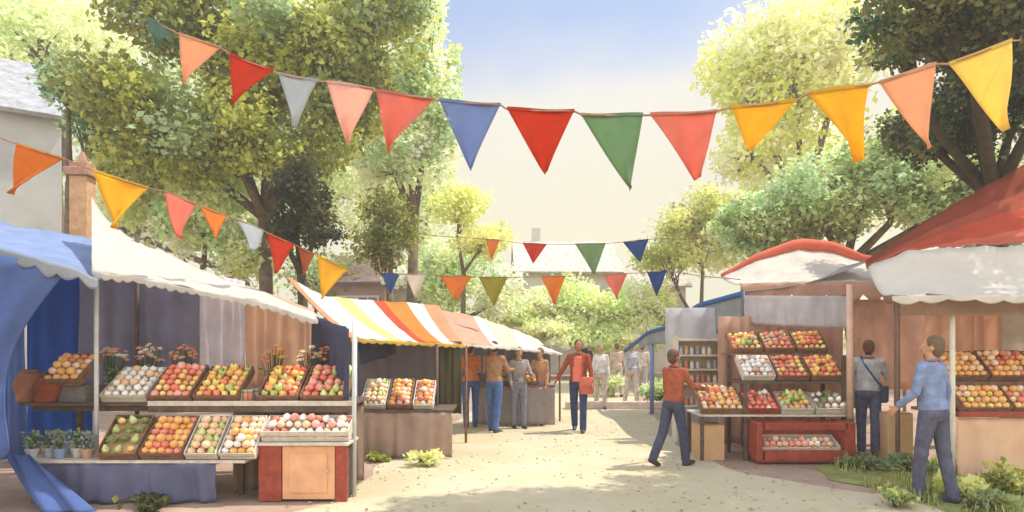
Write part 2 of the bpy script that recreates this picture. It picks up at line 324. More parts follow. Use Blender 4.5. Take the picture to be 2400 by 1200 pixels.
TREES = [
 # base (X,Y), crowns, label, palette, n, size, k, seed, trunk
 ((-6.0, 15.5), [crown_at(620, 120, 15, 250, 200, 2.4), crown_at(330, 260, 14.5, 170, 180, 2.0), crown_at(800, 200, 15.5, 130, 190, 1.6), crown_at(520, 330, 14, 200, 110, 1.5), crown_at(880, 40, 15.5, 170, 130, 1.8), crown_at(420, 10, 14.5, 180, 130, 1.6), crown_at(720, 340, 14.8, 150, 90, 1.2)], 'big olive green tree spreading over the left side of the market', OLIVE[:3]+OLIVE[2:]+SAGE[:1]+YELLOW[2:3], 70000, .15, .84, 11, .19),
 ((-8.4, 17), [crown_at(490, 470, 15.8, 110, 170, 1.6), crown_at(600, 590, 15.8, 90, 90, 1.2), crown_at(330, 430, 15.8, 110, 110, 1.4)], 'sage green tree behind the white canopy, under the big olive tree', SAGE+PALE[:2], 22000, .15, 1.1, 23, .16),
 ((-3.4, 21), [crown_at(1000, 170, 20, 110, 210, 1.8), crown_at(930, 350, 19.5, 130, 110, 1.5), crown_at(860, 240, 20, 120, 160, 1.5)], 'tall pale grey-green tree at the left edge of the open sky', PALE+SAGE, 24000, .18, 1.0, 31, .2),
 ((-17.5, 25), [crown_at(90, 90, 24, 230, 160, 3), crown_at(-80, 200, 24, 100, 140, 3)], 'pale yellow-green tree rising over the grey house', PALE, 11000, .26, .8, 41, .28),
 ((-10.0, 14.5), [crown_at(160, 195, 14, 95, 65, .9), crown_at(210, 300, 14.5, 60, 60, .8)], 'small sea-green tree in front of the corner of the grey house', TEAL+SAGE, 4200, .11, .85, 47, .12),
 ((-4.6, 14), [crown_at(705, 470, 13.5, 85, 110, .8), crown_at(745, 540, 13.5, 65, 60, .6), crown_at(660, 530, 13.5, 55, 50, .5)], 'dense very dark green tree behind the yellow bunting pennant', DARK, 8000, .10, .62, 53, .13),
 ((-3.1, 16.5), [crown_at(900, 545, 16, 95, 100, .95)], 'round olive bushy tree above the striped awning', OLIVE, 5500, .11, .62, 59, .12),
 ((-1.8, 25), [crown_at(1075, 480, 25, 95, 60, 1.4), crown_at(1130, 560, 25, 85, 55, 1.4)], 'airy yellow-green tree right of the round olive one', YELLOW, 6500, .17, .9, 61, .12),
 ((-2.6, 29), [crown_at(1050, 640, 28, 150, 110, 2.4), crown_at(1180, 690, 28, 80, 80, 2)], 'pale sage tree filling the gap behind the far bunting', SAGE+PALE, 13000, .2, 1.1, 67, .2),
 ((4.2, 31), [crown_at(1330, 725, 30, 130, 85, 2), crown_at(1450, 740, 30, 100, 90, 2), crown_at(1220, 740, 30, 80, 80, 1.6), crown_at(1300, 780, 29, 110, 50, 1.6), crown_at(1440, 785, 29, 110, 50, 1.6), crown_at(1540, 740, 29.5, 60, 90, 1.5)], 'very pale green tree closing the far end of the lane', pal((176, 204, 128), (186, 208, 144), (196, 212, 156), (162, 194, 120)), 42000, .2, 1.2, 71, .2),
 ((9.0, 30.5), [crown_at(1640, 520, 30, 130, 95, 2.4), crown_at(1560, 610, 30, 90, 60, 1.8), crown_at(1560, 720, 30, 60, 60, 1.5)], 'yellow-green tree at the right edge of the open sky', YELLOW+OLIVE[1:3], 13000, .2, .78, 73, .18),
 ((9.0, 16.5), [crown_at(1900, 480, 16, 140, 120, 1.8), crown_at(1770, 520, 16, 110, 85, 1.4), crown_at(2030, 400, 16, 110, 140, 1.6), crown_at(2150, 420, 15, 130, 130, 1.5), crown_at(2280, 440, 15, 110, 90, 1.3)], 'broad grey-green tree behind the red trimmed canopy', MIX+SAGE[:2], 32000, .14, .95, 79, .2),
 ((12.5, 27), [crown_at(1850, 200, 26, 200, 200, 3.2), crown_at(1980, 60, 26, 200, 130, 3.2), crown_at(1740, 160, 26, 110, 150, 2.2), crown_at(1760, 360, 26, 110, 90, 2)], 'tall pale lime tree at the back right under the sky', PALE+YELLOW+YELLOW, 30000, .26, 1.0, 83, .3),
 ((8.3, 10.6), [crown_at(2250, 280, 10.8, 130, 150, 1.2), crown_at(2240, 60, 9.6, 190, 80, 1.1), crown_at(2110, 110, 9.6, 90, 50, .7), crown_at(2420, 180, 10.4, 100, 130, 1.1), (Vector((7.3, 8.3, 6.0)), (1.9, 1.6, .9)), crown_at(2180, 5, 8.3, 210, 80, 1.2), (Vector((5.0, 7.7, 7.5)), (2.3, 1.1, .8)), crown_at(2130, 300, 11.4, 70, 90, .8)], 'nearest dark green tree overhanging the red awning at top right', DARK[:4]+TEAL+MIX[:2]+MIX[:2], 66000, .10, .74, 89, .17),  # two free-placed crowns are added to shade the path, the upper one unseen
 ((-8.6, 30), [crown_at(760, 640, 30, 110, 90, 2), crown_at(620, 560, 30, 90, 110, 2)], 'mid green tree beside the pinkish houses', SAGE+OLIVE[:2], 6000, .2, .8, 97, .2),
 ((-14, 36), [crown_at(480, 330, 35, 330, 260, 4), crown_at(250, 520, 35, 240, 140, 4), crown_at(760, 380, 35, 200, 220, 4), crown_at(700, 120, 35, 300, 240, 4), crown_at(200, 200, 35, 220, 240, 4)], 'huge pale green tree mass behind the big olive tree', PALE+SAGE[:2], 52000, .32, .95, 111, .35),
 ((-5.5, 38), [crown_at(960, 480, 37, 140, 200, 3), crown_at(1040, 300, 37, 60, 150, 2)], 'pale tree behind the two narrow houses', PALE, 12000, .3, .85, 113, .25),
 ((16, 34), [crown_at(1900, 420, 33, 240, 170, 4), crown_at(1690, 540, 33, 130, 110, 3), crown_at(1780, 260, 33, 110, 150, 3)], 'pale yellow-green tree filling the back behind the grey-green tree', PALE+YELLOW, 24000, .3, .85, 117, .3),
 ((17, 24), [crown_at(2300, 480, 23, 200, 170, 3)], 'deep green tree far behind the red awning', MIX, 9000, .2, .7, 101, .25),
]
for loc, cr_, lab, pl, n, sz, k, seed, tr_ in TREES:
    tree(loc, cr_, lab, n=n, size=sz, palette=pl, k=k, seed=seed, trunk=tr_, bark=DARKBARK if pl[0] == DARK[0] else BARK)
# far wood that reads as one mass
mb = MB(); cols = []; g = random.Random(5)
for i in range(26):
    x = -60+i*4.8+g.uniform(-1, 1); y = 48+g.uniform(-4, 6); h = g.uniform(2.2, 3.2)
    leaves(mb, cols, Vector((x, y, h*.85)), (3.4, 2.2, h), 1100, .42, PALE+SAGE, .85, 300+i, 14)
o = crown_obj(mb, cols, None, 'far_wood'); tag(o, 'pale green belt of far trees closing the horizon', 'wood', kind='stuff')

# ------------------------------------------------------------------ houses
def house(name, loc, rz, w_, d_, h, rh, wc, rc, label, wins=((-.25, .55), (.25, .55)), group=None, chimney=None):
    t = thing(name, (loc[0], loc[1], 0), rz, label, 'house', group); wm = mat(wc, .8, .95, .1, 1.2, bump=.3, bscale=20); rm = mat(rc, .8, .9, .25, 4, bump=.6, bscale=12)
    a = MB(); a.box((0, 0, h/2), (w_, d_, h)); 
    a.add([(-w_/2, -d_/2, h), (-w_/2, d_/2, h), (-w_/2, 0, h+rh), (w_/2, -d_/2, h), (w_/2, d_/2, h), (w_/2, 0, h+rh)], [(0, 2, 1), (3, 4, 5), (0, 3, 5, 2), (1, 2, 5, 4), (0, 1, 4, 3)])
    a.build('wall', wm, t)
    r = MB(); e = .3
    for s in (-1, 1):
        n = Vector((0, s*rh, d_/2)).normalized(); y0 = s*(d_/2+e); z0 = h-e*rh/(d_/2)
        r.sheet(lambda u, v: (-(w_/2+e)+(w_+2*e)*u, y0*(1-v), z0+(h+rh-z0)*v+.06), 12, 6, .12*(-s if s < 0 else -s))
    ro = r.build('roof', rm, t)
    if chimney: MB().box((chimney, 0.2, h+rh+.3), (.5, .5, 1.3)).build('chimney', wm, ro, bevel=.02)
    gm = mat((110, 120, 135), .6, .2, .1, 3, spec=.6)
    for fx, fz in wins:
        f = MB(); x = fx*w_; z = fz*h; W, H = .95, 1.3; y = -d_/2-.03
        f.box((x, y, z+H/2), (W+.16, .08, .08)); f.box((x, y, z-H/2), (W+.24, .14, .08)); f.box((x-W/2, y, z), (.08, .08, H-.08)); f.box((x+W/2, y, z), (.08, .08, H-.08)); f.box((x, y, z), (.04, .05, H-.08))
        wo = f.build('window', PALEWOOD, t); MB().box((x, -d_/2-.012, z), (W-.08, .02, H-.08)).build('pane', gm, wo)
    return t
house('house', (-16.7, 18.85), R(35), 5.6, 6, 8.0, 2.2, (196, 196, 196), (170, 172, 178), 'grey rendered house with tan corner chimney stack behind the blue tent', ((-.3, .35), (.2, .35), (-.3, .72)))
house('cottage', (-6.9, 31), R(-4), 2.6, 4, 4.4, 1.3, (170, 140, 130), (132, 110, 104), 'narrow pinkish brown house beyond the yellow pennant', ((-.2, .7), (.2, .7)), chimney=.6)
house('cottage', (-4.6, 32), R(3), 2.4, 4, 4.3, 1.0, (222, 214, 204), (150, 136, 134), 'small off-white house next to the pinkish brown one', ((0, .7),))
house('farmhouse', (2.9, 37), R(2), 5.2, 6, 5.4, 1.9, (226, 220, 208), (216, 208, 198), 'pale stone house with a greige roof at the end of the lane', ((-.3, .7), (.1, .7), (.35, .7)), chimney=-1.5)
house('farmhouse', (8.1, 39), R(-5), 3.8, 6, 4.8, 1.7, (222, 214, 202), (208, 200, 190), 'lower greige house right of the pale stone one, far away', ((-.25, .7), (.25, .7)))
# tan brick pier at the corner of the near left
q = thing('brick_pillar', at(194, 800, 9.6).xy.to_3d(), R(5), 'tall tan brick pillar between the blue tent and the white canopy', 'pillar')
MB().box((0, 0, 2.08), (.25, .25, 4.16)).build('shaft', mat((206, 164, 126), .85, .9, .2, 8, bump=.5), q, bevel=.01)
MB().box((0, 0, 4.22), (.36, .36, .12)).box((0, 0, 4.32), (.26, .26, .08)).box((0, 0, 4.45), (.14, .14, .18), taper=.7).build('capital', mat((176, 136, 116), .85, .9, .2, 8, bump=.4), q, bevel=.01)

# ------------------------------------------------------------------ bunting
def bunting(label, pts, flags, seed, rope=0.006, sub=6):
    """pts: px,py,Y of the line. flags: (left top px,py),(right top),(tip),colour,name ; depth follows the line"""
    P = [at(*p) for p in pts]; base = P[0]
    t = thing('bunting', base, 0, label, 'bunting', 'strings of bunting over the lane'); g = random.Random(seed)
    def depth(px):
        for a, b in zip(pts, pts[1:]):
            if a[0] <= px <= b[0]: return a[2]+(b[2]-a[2])*(px-a[0])/(b[0]-a[0])
        return pts[-1][2] if px > pts[-1][0] else pts[0][2]
    cord = [at(pts[0][0], pts[0][1], pts[0][2])]
    cs = []
    for a, b, c, colr, lb in flags:
        A = at(a[0], a[1], depth(a[0])); B = at(b[0], b[1], depth(b[0])); T = at(c[0], c[1], depth((a[0]+b[0]+c[0])/3))
        T += Vector((0, g.uniform(-.03, .06), 0)); cs += [A, B]
        ph = g.uniform(0, 6); am = (B-A).length*g.uniform(.05, .11)
        def fn(u, v):
            # v = 0 at the line, 1 at the tip
            e = A.lerp(B, u); q = e.lerp(T, v*0.97); q = q+Vector((.02*v*v*math.sin(ph*3), am*1.2*v*v*math.cos(ph*2), 0))
            return q+Vector((0, am*math.sin(ph+u*5+v*3)*(0.4+v), 0))-base
        m = MB(); m.sheet(fn, 8, 10, .003)
        fl = m.build('pennant', cloth(colr, 1.12, .55, scale=9, var=.05), t, smooth=True, label=lb)
        h = MB(); h.sheet(lambda u, v: A.lerp(B, u)+Vector((0, am*math.sin(ph+u*5)*.4-.006, .010-.020*v))-base, 8, 1, .012)
        h.build('hem', cloth(tuple(int(x*.9) for x in colr), .85, .2), fl)
    cs = [P[0]]+cs+[P[-1]]
    out_ = []
    for a, b in zip(cs, cs[1:]):
        out_.append(a-base)
        out_.append((a+b)/2-base+Vector((0, 0, -.012*(b-a).length)))
    out_.append(cs[-1]-base)
    MB().tube(out_, rope, 6).build('cord', ROPE, t, smooth=True); return t
CORAL = (224, 138, 122); RED = (206, 74, 48); GREY = (184, 190, 196); PINK = (236, 192, 178); BLUE = (136, 154, 196); GREEN = (132, 164, 128); YEL = (238, 190, 62); PEACH = (234, 180, 146); ORG = (222, 144, 74); NAVY = (58, 90, 148)
bunting('long near bunting string of big pennants curving across the whole sky',
 [(270, 90, 13.2), (345, 42, 5.6), (420, 78, 5.2), (900, 215, 4.4), (1300, 262, 3.9), (1600, 266, 3.8), (2040, 196, 3.7), (2372, 92, 3.6), (2400, 62, 10.2)],
 [((345, 42), (405, 72), (365, 105), (110, 140, 130), 'small dusky green pennant'), ((420, 80), (515, 110), (430, 195), PEACH, 'peach and coral pennant'), ((540, 128), (642, 165), (545, 252), RED, 'red pennant hanging in the olive tree'),
  ((652, 172), (745, 190), (690, 298), GREY, 'grey pennant'), ((765, 192), (875, 207), (805, 332), PINK, 'pale pink pennant'), ((882, 214), (1015, 231), (915, 358), CORAL, 'coral pennant next to the blue one'),
  ((1030, 236), (1172, 245), (1100, 402), BLUE, 'soft blue pennant'), ((1188, 256), (1345, 260), (1272, 415), RED, 'bright red pennant against the sky'), ((1362, 268), (1506, 270), (1478, 445), GREEN, 'green pennant'),
  ((1522, 270), (1680, 260), (1632, 425), CORAL, 'coral pennant right of the green one'), ((1712, 252), (1865, 236), (1772, 350), YEL, 'yellow pennant'), ((1895, 218), (2040, 198), (2020, 376), YEL, 'yellow pennant'),
  ((2062, 192), (2192, 150), (2188, 345), PEACH, 'peach pennant'), ((2222, 150), (2368, 96), (2370, 310), (244, 212, 120), 'two tone yellow pennant at the post')], 3)
bunting('bunting string falling from the grey house past the brick pillar to the striped awning',
 [(-60, 300, 5.0), (150, 372, 5.6), (350, 440, 6.4), (540, 505, 7.6), (690, 572, 8.8), (830, 640, 9.6)],
 [((42, 338), (150, 372), (20, 458), ORG, 'orange and red pennant'), ((222, 400), (347, 440), (265, 540), YEL, 'large yellow pennant in front of the pillar'), ((385, 448), (457, 478), (415, 560), CORAL, 'coral pennant'),
  ((468, 482), (533, 506), (503, 560), ORG, 'orange pennant'), ((552, 512), (618, 540), (600, 590), GREY, 'pale grey pennant'), ((625, 545), (692, 574), (640, 642), RED, 'red pennant'), ((700, 578), (738, 596), (712, 650), (176, 96, 62), 'small rust pennant'),
  ((745, 598), (815, 632), (752, 705), YEL, 'yellow pennant by the striped awning')], 5)
bunting('upper of the two far bunting strings crossing the lane',
 [(920, 540, 16.4), (1100, 560, 15), (1300, 572, 15), (1560, 558, 15), (1720, 545, 15.8)],
 [((1138, 560), (1172, 563), (1150, 612), ORG, 'orange pennant'), ((1225, 570), (1282, 572), (1250, 618), RED, 'red pennant'), ((1348, 572), (1420, 570), (1392, 645), (140, 164, 124), 'pale green pennant'), ((1460, 567), (1520, 561), (1500, 616), NAVY, 'deep blue pennant')], 7, .008)
bunting('lower of the two far bunting strings just above the striped awning',
 [(885, 590, 16.2), (893, 640, 12.5), (1200, 650, 12.5), (1562, 634, 12.5), (1735, 655, 10.6)],
 [((893, 640), (936, 642), (914, 690), (84, 108, 160), 'blue pennant'), ((948, 642), (1000, 644), (972, 700), (224, 214, 204), 'off-white pennant'), ((1030, 646), (1106, 648), (1066, 705), ORG, 'orange pennant'), ((1122, 649), (1190, 650), (1156, 718), (166, 160, 70), 'olive and orange pennant'),
  ((1268, 648), (1326, 647), (1298, 715), ORG, 'orange pennant over the lane'), ((1414, 644), (1470, 641), (1446, 702), CORAL, 'coral pennant'), ((1516, 638), (1562, 634), (1542, 695), NAVY, 'deep blue pennant')], 9, .008)
p_ = thing('wooden_post', (at(-62, 800, 5.0).x, 5.0, 0), 0, 'short wooden post by the blue tent holding the falling bunting', 'post')
MB().tube([(0, 0, 0), (0, 0, 3.4)], [.03, .022], 10).build('shaft', WOOD, p_, smooth=True); MB().ell((0, 0, 3.41), (.032, .032, .026)).build('finial', DARKWOOD, p_, smooth=True)



# ------------------------------------------------------------------ stalls
def wb(mb, name, m, parent, **k):
    """build a part whose vertices were given in world space under an unrotated thing"""
    p = parent; off = Vector()
    while p is not None: off += p.location; p = p.parent
    mb.v = [v-off for v in mb.v]; return mb.build(name, m, parent, **k)
def poly(pts, u):
    """point on a polyline of world points at parameter u"""
    L = [(b-a).length for a, b in zip(pts, pts[1:])]; s = u*sum(L)
    for (a, b), l in zip(zip(pts, pts[1:]), L):
        if s <= l or b is pts[-1]: return a.lerp(b, min(1, s/max(l, 1e-9)))
        s -= l
def roof(top, bot, nu=40, nv=10, th=.012, sag=.06, wr=.015, mi=lambda i, j: 0, seed=0):
    T = [at(*p) for p in top]; B = [at(*p) for p in bot]; m = MB()
    def fn(u, v):
        p = poly(T, u).lerp(poly(B, u), v); p.z -= sag*4*v*(1-v)
        p.z += wr*noise.noise(Vector((p.x*3+seed, p.y*3, u*7)))+.35*wr*noise.noise(Vector((p.x*11+seed, p.y*5, u*3)))+.25*wr*math.sin(u*60+3*v); return p
    return m.sheet(fn, nu, nv, th, mi)
def drape(a, b, ztop, zbot, amp=.035, n=9, th=.008, seed=0, nv=10, flare=0.5):
    """hanging cloth from point a to b (x, y), folds deepen downwards"""
    m = MB(); a = Vector((a[0], a[1], 0)); b = Vector((b[0], b[1], 0)); nrm = (b-a).cross(Vector((0, 0, 1))).normalized(); g = random.Random(seed); ph = g.uniform(0, 6)
    za = ztop if hasattr(ztop, '__len__') else (ztop, ztop); zb = zbot if hasattr(zbot, '__len__') else (zbot, zbot)
    def fn(u, v):
        p = a.lerp(b, u); f = math.sin(u*n*2*math.pi+ph+3.2*noise.noise(Vector((u*n*.7, v*.6, seed*1.7))))*amp*(flare+(1-flare)*v)*(.55+.9*abs(noise.noise(Vector((u*n*.5, 3, seed)))))+amp*1.6*noise.noise(Vector((u*4+seed, v*1.5, 1)))
        zt = za[0]+(za[1]-za[0])*u; zz = zb[0]+(zb[1]-zb[0])*u
        return Vector((p.x, p.y, zt+(zz-zt)*v))+nrm*f
    return m.sheet(fn, max(30, n*10), nv, th)
def post(x, y, z, r=.028, x1=None): return MB().tube([(x, y, 0), (x, y, z*.5), (x1 if x1 is not None else x, y, z)], r, 10)
def px_(px, Y): return (px-1200)/F*Y

# --- produce prototypes (mesh data shared by every copy)
def dimple(r, sq=.92, top=.22, nu=12, nv=8, lobes=0, la=.0):
    m = MB().ell((0, 0, 0), (1, 1, 1), nu=nu, nv=nv)
    o = []
    for v in m.v:
        h = math.hypot(v.x, v.y); z = v.z*sq
        if v.z > 0: z -= top*max(0, 1-h*2.2)
        k = 1+la*math.cos(lobes*math.atan2(v.y, v.x))*h
        o.append(Vector((v.x*k*r, v.y*k*r, z*r)))
    m.v = o; return m
def stem(m, r, l=.25): return m.tube([(0, 0, r*.6), (r*.05, 0, r*(.7+l))], [r*.07, r*.05], 5, mi=1)
GS = mat((96, 112, 60), .7, .8, .2, 20)
PM = {}
def proto(kind, desc, cat, me, r): PM.setdefault(kind, []).append((desc, cat, me, r))
def fruit(c, k=1.12, rough=.45):
    c = tuple(int(v+(232-v)*.16) for v in c); return mat(c, max(k, 1.3), rough, .22, 25, spec=.4)
for c in ((222, 140, 60), (226, 152, 78)): proto('orange', 'round orange', 'orange', stem(dimple(.042), .042, .1).mesh('orange', [fruit(c, .95), GS], True), .042)
for c in ((206, 98, 78), (188, 82, 62)): proto('apple', 'red apple', 'apple', stem(dimple(.040, .9, .3), .04).mesh('apple', [fruit(c), GS], True), .040)
for c in ((228, 164, 122), (232, 176, 146)): proto('peach', 'blushed peach', 'peach', dimple(.041, .95, .2).mesh('peach', [fruit(c, .95, .8), GS], True), .041)
for c in ((218, 120, 102), (222, 136, 120)): proto('pomegranate', 'coral pomegranate', 'fruit', stem(dimple(.043, .95, -.15), .043, .25).mesh('pomegranate', [fruit(c), GS], True), .043)
for c in ((226, 206, 190), (222, 214, 204)): proto('onion', 'pale white onion', 'onion', stem(dimple(.039, .85, -.4), .039, .35).mesh('onion', [fruit(c), mat((206, 190, 150))], True), .039)
for c in ((236, 196, 84), (240, 206, 110)): proto('lemon', 'yellow lemon', 'lemon', MB().ell((0, 0, 0), (.030, .042, .030), nu=12, nv=8).ell((0, .040, 0), (.010, .014, .010), nu=8, nv=5).mesh('lemon', [fruit(c), GS], True), .034)
for c in ((150, 160, 80), (172, 184, 110)): proto('pear', 'green pear', 'pear', stem(MB().loft([((0, 0, -.042), .012, .012), ((0, 0, -.038), .030, .030), ((0, 0, -.015), .040, .040), ((0, 0, .012), .034, .034), ((0, 0, .034), .020, .020), ((0, 0, .048), .014, .014), ((0, 0, .052), .005, .005)], 12), .05, .2).mesh('pear', [fruit(c), GS], True), .040)
for c in ((186, 128, 98), (172, 140, 122)): proto('potato', 'brown potato', 'potato', dimple(.042, .75, 0, lobes=2, la=.18).mesh('potato', [fruit(c, .85, .9), GS], True), .040)
for c in ((214, 84, 62), (224, 104, 78)): proto('tomato', 'ripe tomato', 'tomato', MB().ell((0, 0, 0), (.041, .041, .034), nu=12, nv=8).add([(math.cos(a*1.047)*(.016 if a % 2 else .006), math.sin(a*1.047)*(.016 if a % 2 else .006), .0345) for a in range(6)], [(0, 1, 2, 3, 4, 5)], 1).mesh('tomato', [fruit(c), GS], True), .039)
for c in ((236, 164, 84), (240, 182, 110)): proto('apricot', 'golden apricot', 'apricot', dimple(.033, .96, .2, lobes=1, la=.03).mesh('apricot', [fruit(c, 1, .8), GS], True), .034)
def pepper(c):
    m = MB(); r_ = .036; k0 = 0
    m.loft([((0, 0, -.048), .014, .014), ((0, 0, -.044), .026, .026), ((0, 0, -.01), .034, .034), ((0, 0, .026), .040, .040), ((0, 0, .040), .034, .034), ((0, 0, .036), .012, .012)], 16)
    o = []
    for v in m.v:
        k = 1+.10*math.cos(4*math.atan2(v.y, v.x)); o.append(Vector((v.x*k, v.y*k, v.z)))
    m.v = o; m.tube([(0, 0, .034), (.004, 0, .058)], [.007, .006], 6, mi=1); return m.mesh('bell_pepper', [fruit(c, 1, .3), GS], True)
for c in ((226, 92, 60), (240, 184, 76), (150, 168, 84)): proto('bell_pepper', 'glossy bell pepper', 'pepper', pepper(c), .042)
def lettuce_mesh(r, c, seed):
    g = random.Random(seed); m = MB().ell((0, 0, 0), (r*.6, r*.6, r*.55), nu=10, nv=7)
    for i in range(16):
        a = i*2.4; rr = r*(.35+.65*i/16); tl = .35+.9*i/16
        def fn(u, v, a=a, rr=rr, tl=tl):
            s = (u-.5)*1.5; q = rr*(.25+.75*v)*1.05; w_ = s*(1-.35*v)
            return Vector((math.cos(a+w_)*q, math.sin(a+w_)*q, r*(.9*math.sin(v*1.5)*(1.2-tl*.6)-.4)+.12*r*math.sin(u*17+i)*v))
        m.sheet(fn, 6, 4, .002)
    return m.mesh('lettuce', [mat(c, .85, .6, .25, 30, trans=.25)], True)
for i, c in enumerate(((170, 186, 110), (196, 206, 150))): proto('lettuce', 'frilly green lettuce', 'lettuce', lettuce_mesh(.062, c, i), .052)
def jar_mesh(c, r, h): return MB().loft([((0, 0, 0), r*.9, r*.9), ((0, 0, .01), r, r), ((0, 0, h*.7), r, r), ((0, 0, h*.82), r*.7, r*.7), ((0, 0, h*.86), r*.7, r*.7)], 14).mesh('jar', [mat(c, .8, .15, .15, 12, spec=.6)], True)
LIDM = MB().loft([((0, 0, 0), .03, .03), ((0, 0, .022), .031, .031), ((0, 0, .026), .026, .026)], 14).mesh('lid', [mat((206, 196, 180), .8, .4)], True)
JARS = [jar_mesh(c, .038, .13) for c in ((196, 206, 214), (232, 168, 120), (220, 128, 96), (232, 222, 206), (150, 154, 172))]
def jar(p, i, label, group):
    o = bpy.data.objects.new('jar', JARS[i % len(JARS)]); col.objects.link(o); o.location = p; tag(o, label, 'jar', group)
    l = bpy.data.objects.new('lid', LIDM); col.objects.link(l); l.parent = o; l.location = (0, 0, .112); return o

# --- crates, tilted towards the buyer, and what lies in them
_cr = {}
def crate(x, y, z, w_, d_, tilt, label, kinds, where, colr='pale', h=.10, rz=0, fill=1.0, seed=0, group=None):
    jg = random.Random(seed+7); rz += jg.uniform(-1.6, 1.6); tilt += jg.uniform(-2.5, 2.5)
    root = thing('crate', (x, y, z), 0, label, 'crate', group); root.rotation_euler = (R(tilt), 0, R(rz))
    m = {'pale': PALEWOOD, 'wood': WOOD, 'red': REDWOOD, 'dark': DARKWOOD}[colr]; t = .012
    key = (round(w_, 2), round(d_, 2), h, colr); w_, d_ = key[0], key[1]
    if key not in _cr:
        P = {'base': MB().box((0, d_/2, h*.30), (w_-2*t, d_-2*t, t)).mesh('base', mat((214, 176, 140), .9, .9, .15, 8))}
        def slats(y0):
            a = MB()
            for k in range(2): a.box((0, y0, h*(.22+.52*k)), (w_, t, h*.40))
            return a
        P['front_panel'] = slats(t/2).mesh('front_panel', m); P['back_panel'] = slats(d_-t/2).mesh('back_panel', m)
        for s, nme in ((-1, 'a'), (1, 'b')): P[nme] = MB().box((s*(w_/2-t/2), d_/2, h*.5), (t, d_-2*t, h*1.04)).mesh('end_panel', m)
        _cr[key] = P
    for nme, me in _cr[key].items():
        o = bpy.data.objects.new('end_panel' if nme in 'ab' else nme, me); col.objects.link(o); o.parent = root
    g = random.Random(seed*13+int(x*100)); M = Matrix.Translation((x, y, z)) @ Matrix.Rotation(R(rz), 4, 'Z') @ Matrix.Rotation(R(tilt), 4, 'X')
    r = max(PM[k][0][3] for k in kinds); nx = max(1, int((w_-2*t)/(2.02*r))); ny = max(1, int((d_-2*t)/(1.95*r)))
    sx = (w_-2*t)/nx; sy = (d_-2*t)/ny; pts = []
    for j in range(ny):
        for i in range(nx): pts.append((-w_/2+t+sx*(i+.5), t+sy*(j+.5), h*.30+t/2+r*.97))
    for j in range(ny-1):
        for i in range(nx-1):
            if g.random() < .80*fill: pts.append((-w_/2+t+sx*(i+1), t+sy*(j+1), h*.30+t/2+r*2.30))
    for j in range(1, ny-1):
        for i in range(1, nx-1):
            if g.random() < .30*fill: pts.append((-w_/2+t+sx*(i+.5), t+sy*(j+.5), h*.30+t/2+r*3.6))
    zone = g.random()*10
    for p in pts:
        kk = kinds[int((noise.noise(Vector((p[0]*5+zone, p[1]*5, zone)))*1.6+.5)*len(kinds)) % len(kinds)] if g.random() < .75 else g.choice(kinds)
        desc, cat, me, rr = g.choice(PM[kk])
        o = bpy.data.objects.new(kk, me); col.objects.link(o)
        o.location = M @ Vector((p[0]+g.uniform(-.004, .004), p[1]+g.uniform(-.004, .004), p[2])); o.rotation_euler = (g.uniform(-.5, .5), g.uniform(-.5, .5), g.uniform(0, 6.28))
        sc = g.uniform(.98, 1.15); o.scale = (sc, sc, sc)
        tag(o, desc+' in the '+where, cat, desc+' pieces in the '+where)
    return root

# ===== near left stall under the white canopy
bx_ = Vector((-3.3, 7.3, 0)); LS = thing('market_stall', bx_, 0, 'large produce stall at the left under a sagging white canopy with two display tiers', 'market stall')
for x, y, z in ((px_(226, 7.0), 7.0, 2.42), (px_(830, 7.0), 7.0, 1.92)): wb(post(x, y, z, .024), 'post', mat((206, 206, 204), .85, .7, .12, 8), LS, smooth=True)
for x, y, z in ((-4.95, 8.45, 3.1), (-2.62, 8.45, 2.02)): wb(post(x, y, z, .028), 'post', DARKWOOD, LS, smooth=True)
wb(MB().box(((-5.45-1.77)/2, 7.5, 1.0), (3.68, .86, .03)).box(((-5.45-1.77)/2, 7.5, .95), (3.5, .7, .06)), 'tabletop', DARKWOOD, LS, bevel=.003)
wb(MB().box(((-4.0-1.77)/2, 7.055, 1.015), (2.25, .03, .055)), 'front_rail', PALEWOOD, LS, bevel=.003)
wb(MB().box(((-4.0-1.77)/2, 7.06, .95), (2.25, .03, .065)), 'front_rail', DARKWOOD, LS, bevel=.003)  # dark strip standing in for the shade below the pale rail
wb(MB().box(((-5.35-2.77)/2, 6.92, .445), (2.56, .52, .03)), 'lower_shelf', PALEWOOD, LS, bevel=.003)
for x in (-5.2, -4.1, -3.0): wb(MB().box((x, 7.1, .215), (.05, .05, .43)), 'leg', DARKWOOD, LS)
for x in (-5.3, -1.85): wb(MB().box((x, 7.85, .49), (.06, .06, .98)), 'leg', DARKWOOD, LS)
for x in (-1.84,): wb(MB().box((x, 7.14, .49), (.06, .06, .98)), 'leg', DARKWOOD, LS)
wb(drape((-5.0, 6.68), (-3.1, 6.68), .43, .02, .04, 8, seed=2), 'skirt', cloth((112, 114, 144), .85, .1), LS, smooth=True)
wb(drape((-3.1, 7.12), (-1.8, 7.75), .93, .02, .03, 7, seed=5), 'skirt', cloth((156, 132, 118), .85, .15), LS, smooth=True)
wb(drape((-5.75, 8.5), (-4.15, 8.5), (2.85, 2.62), 1.05, .05, 5, seed=7), 'back_curtain', cloth((150, 148, 172), 1.0, .45), LS, smooth=True, label='slate grey back curtain')
wb(drape((-4.15, 8.52), (-3.55, 8.52), (2.62, 2.5), 1.05, .04, 4, seed=8), 'back_curtain', cloth((222, 216, 226), 1.15, .6), LS, smooth=True, label='mauve grey back curtain')
wb(drape((-3.55, 8.54), (-2.65, 8.54), (2.45, 2.12), 1.05, .04, 5, seed=9), 'back_curtain', cloth((238, 208, 190), 1.0, .6), LS, smooth=True, label='dusty pink back curtain')
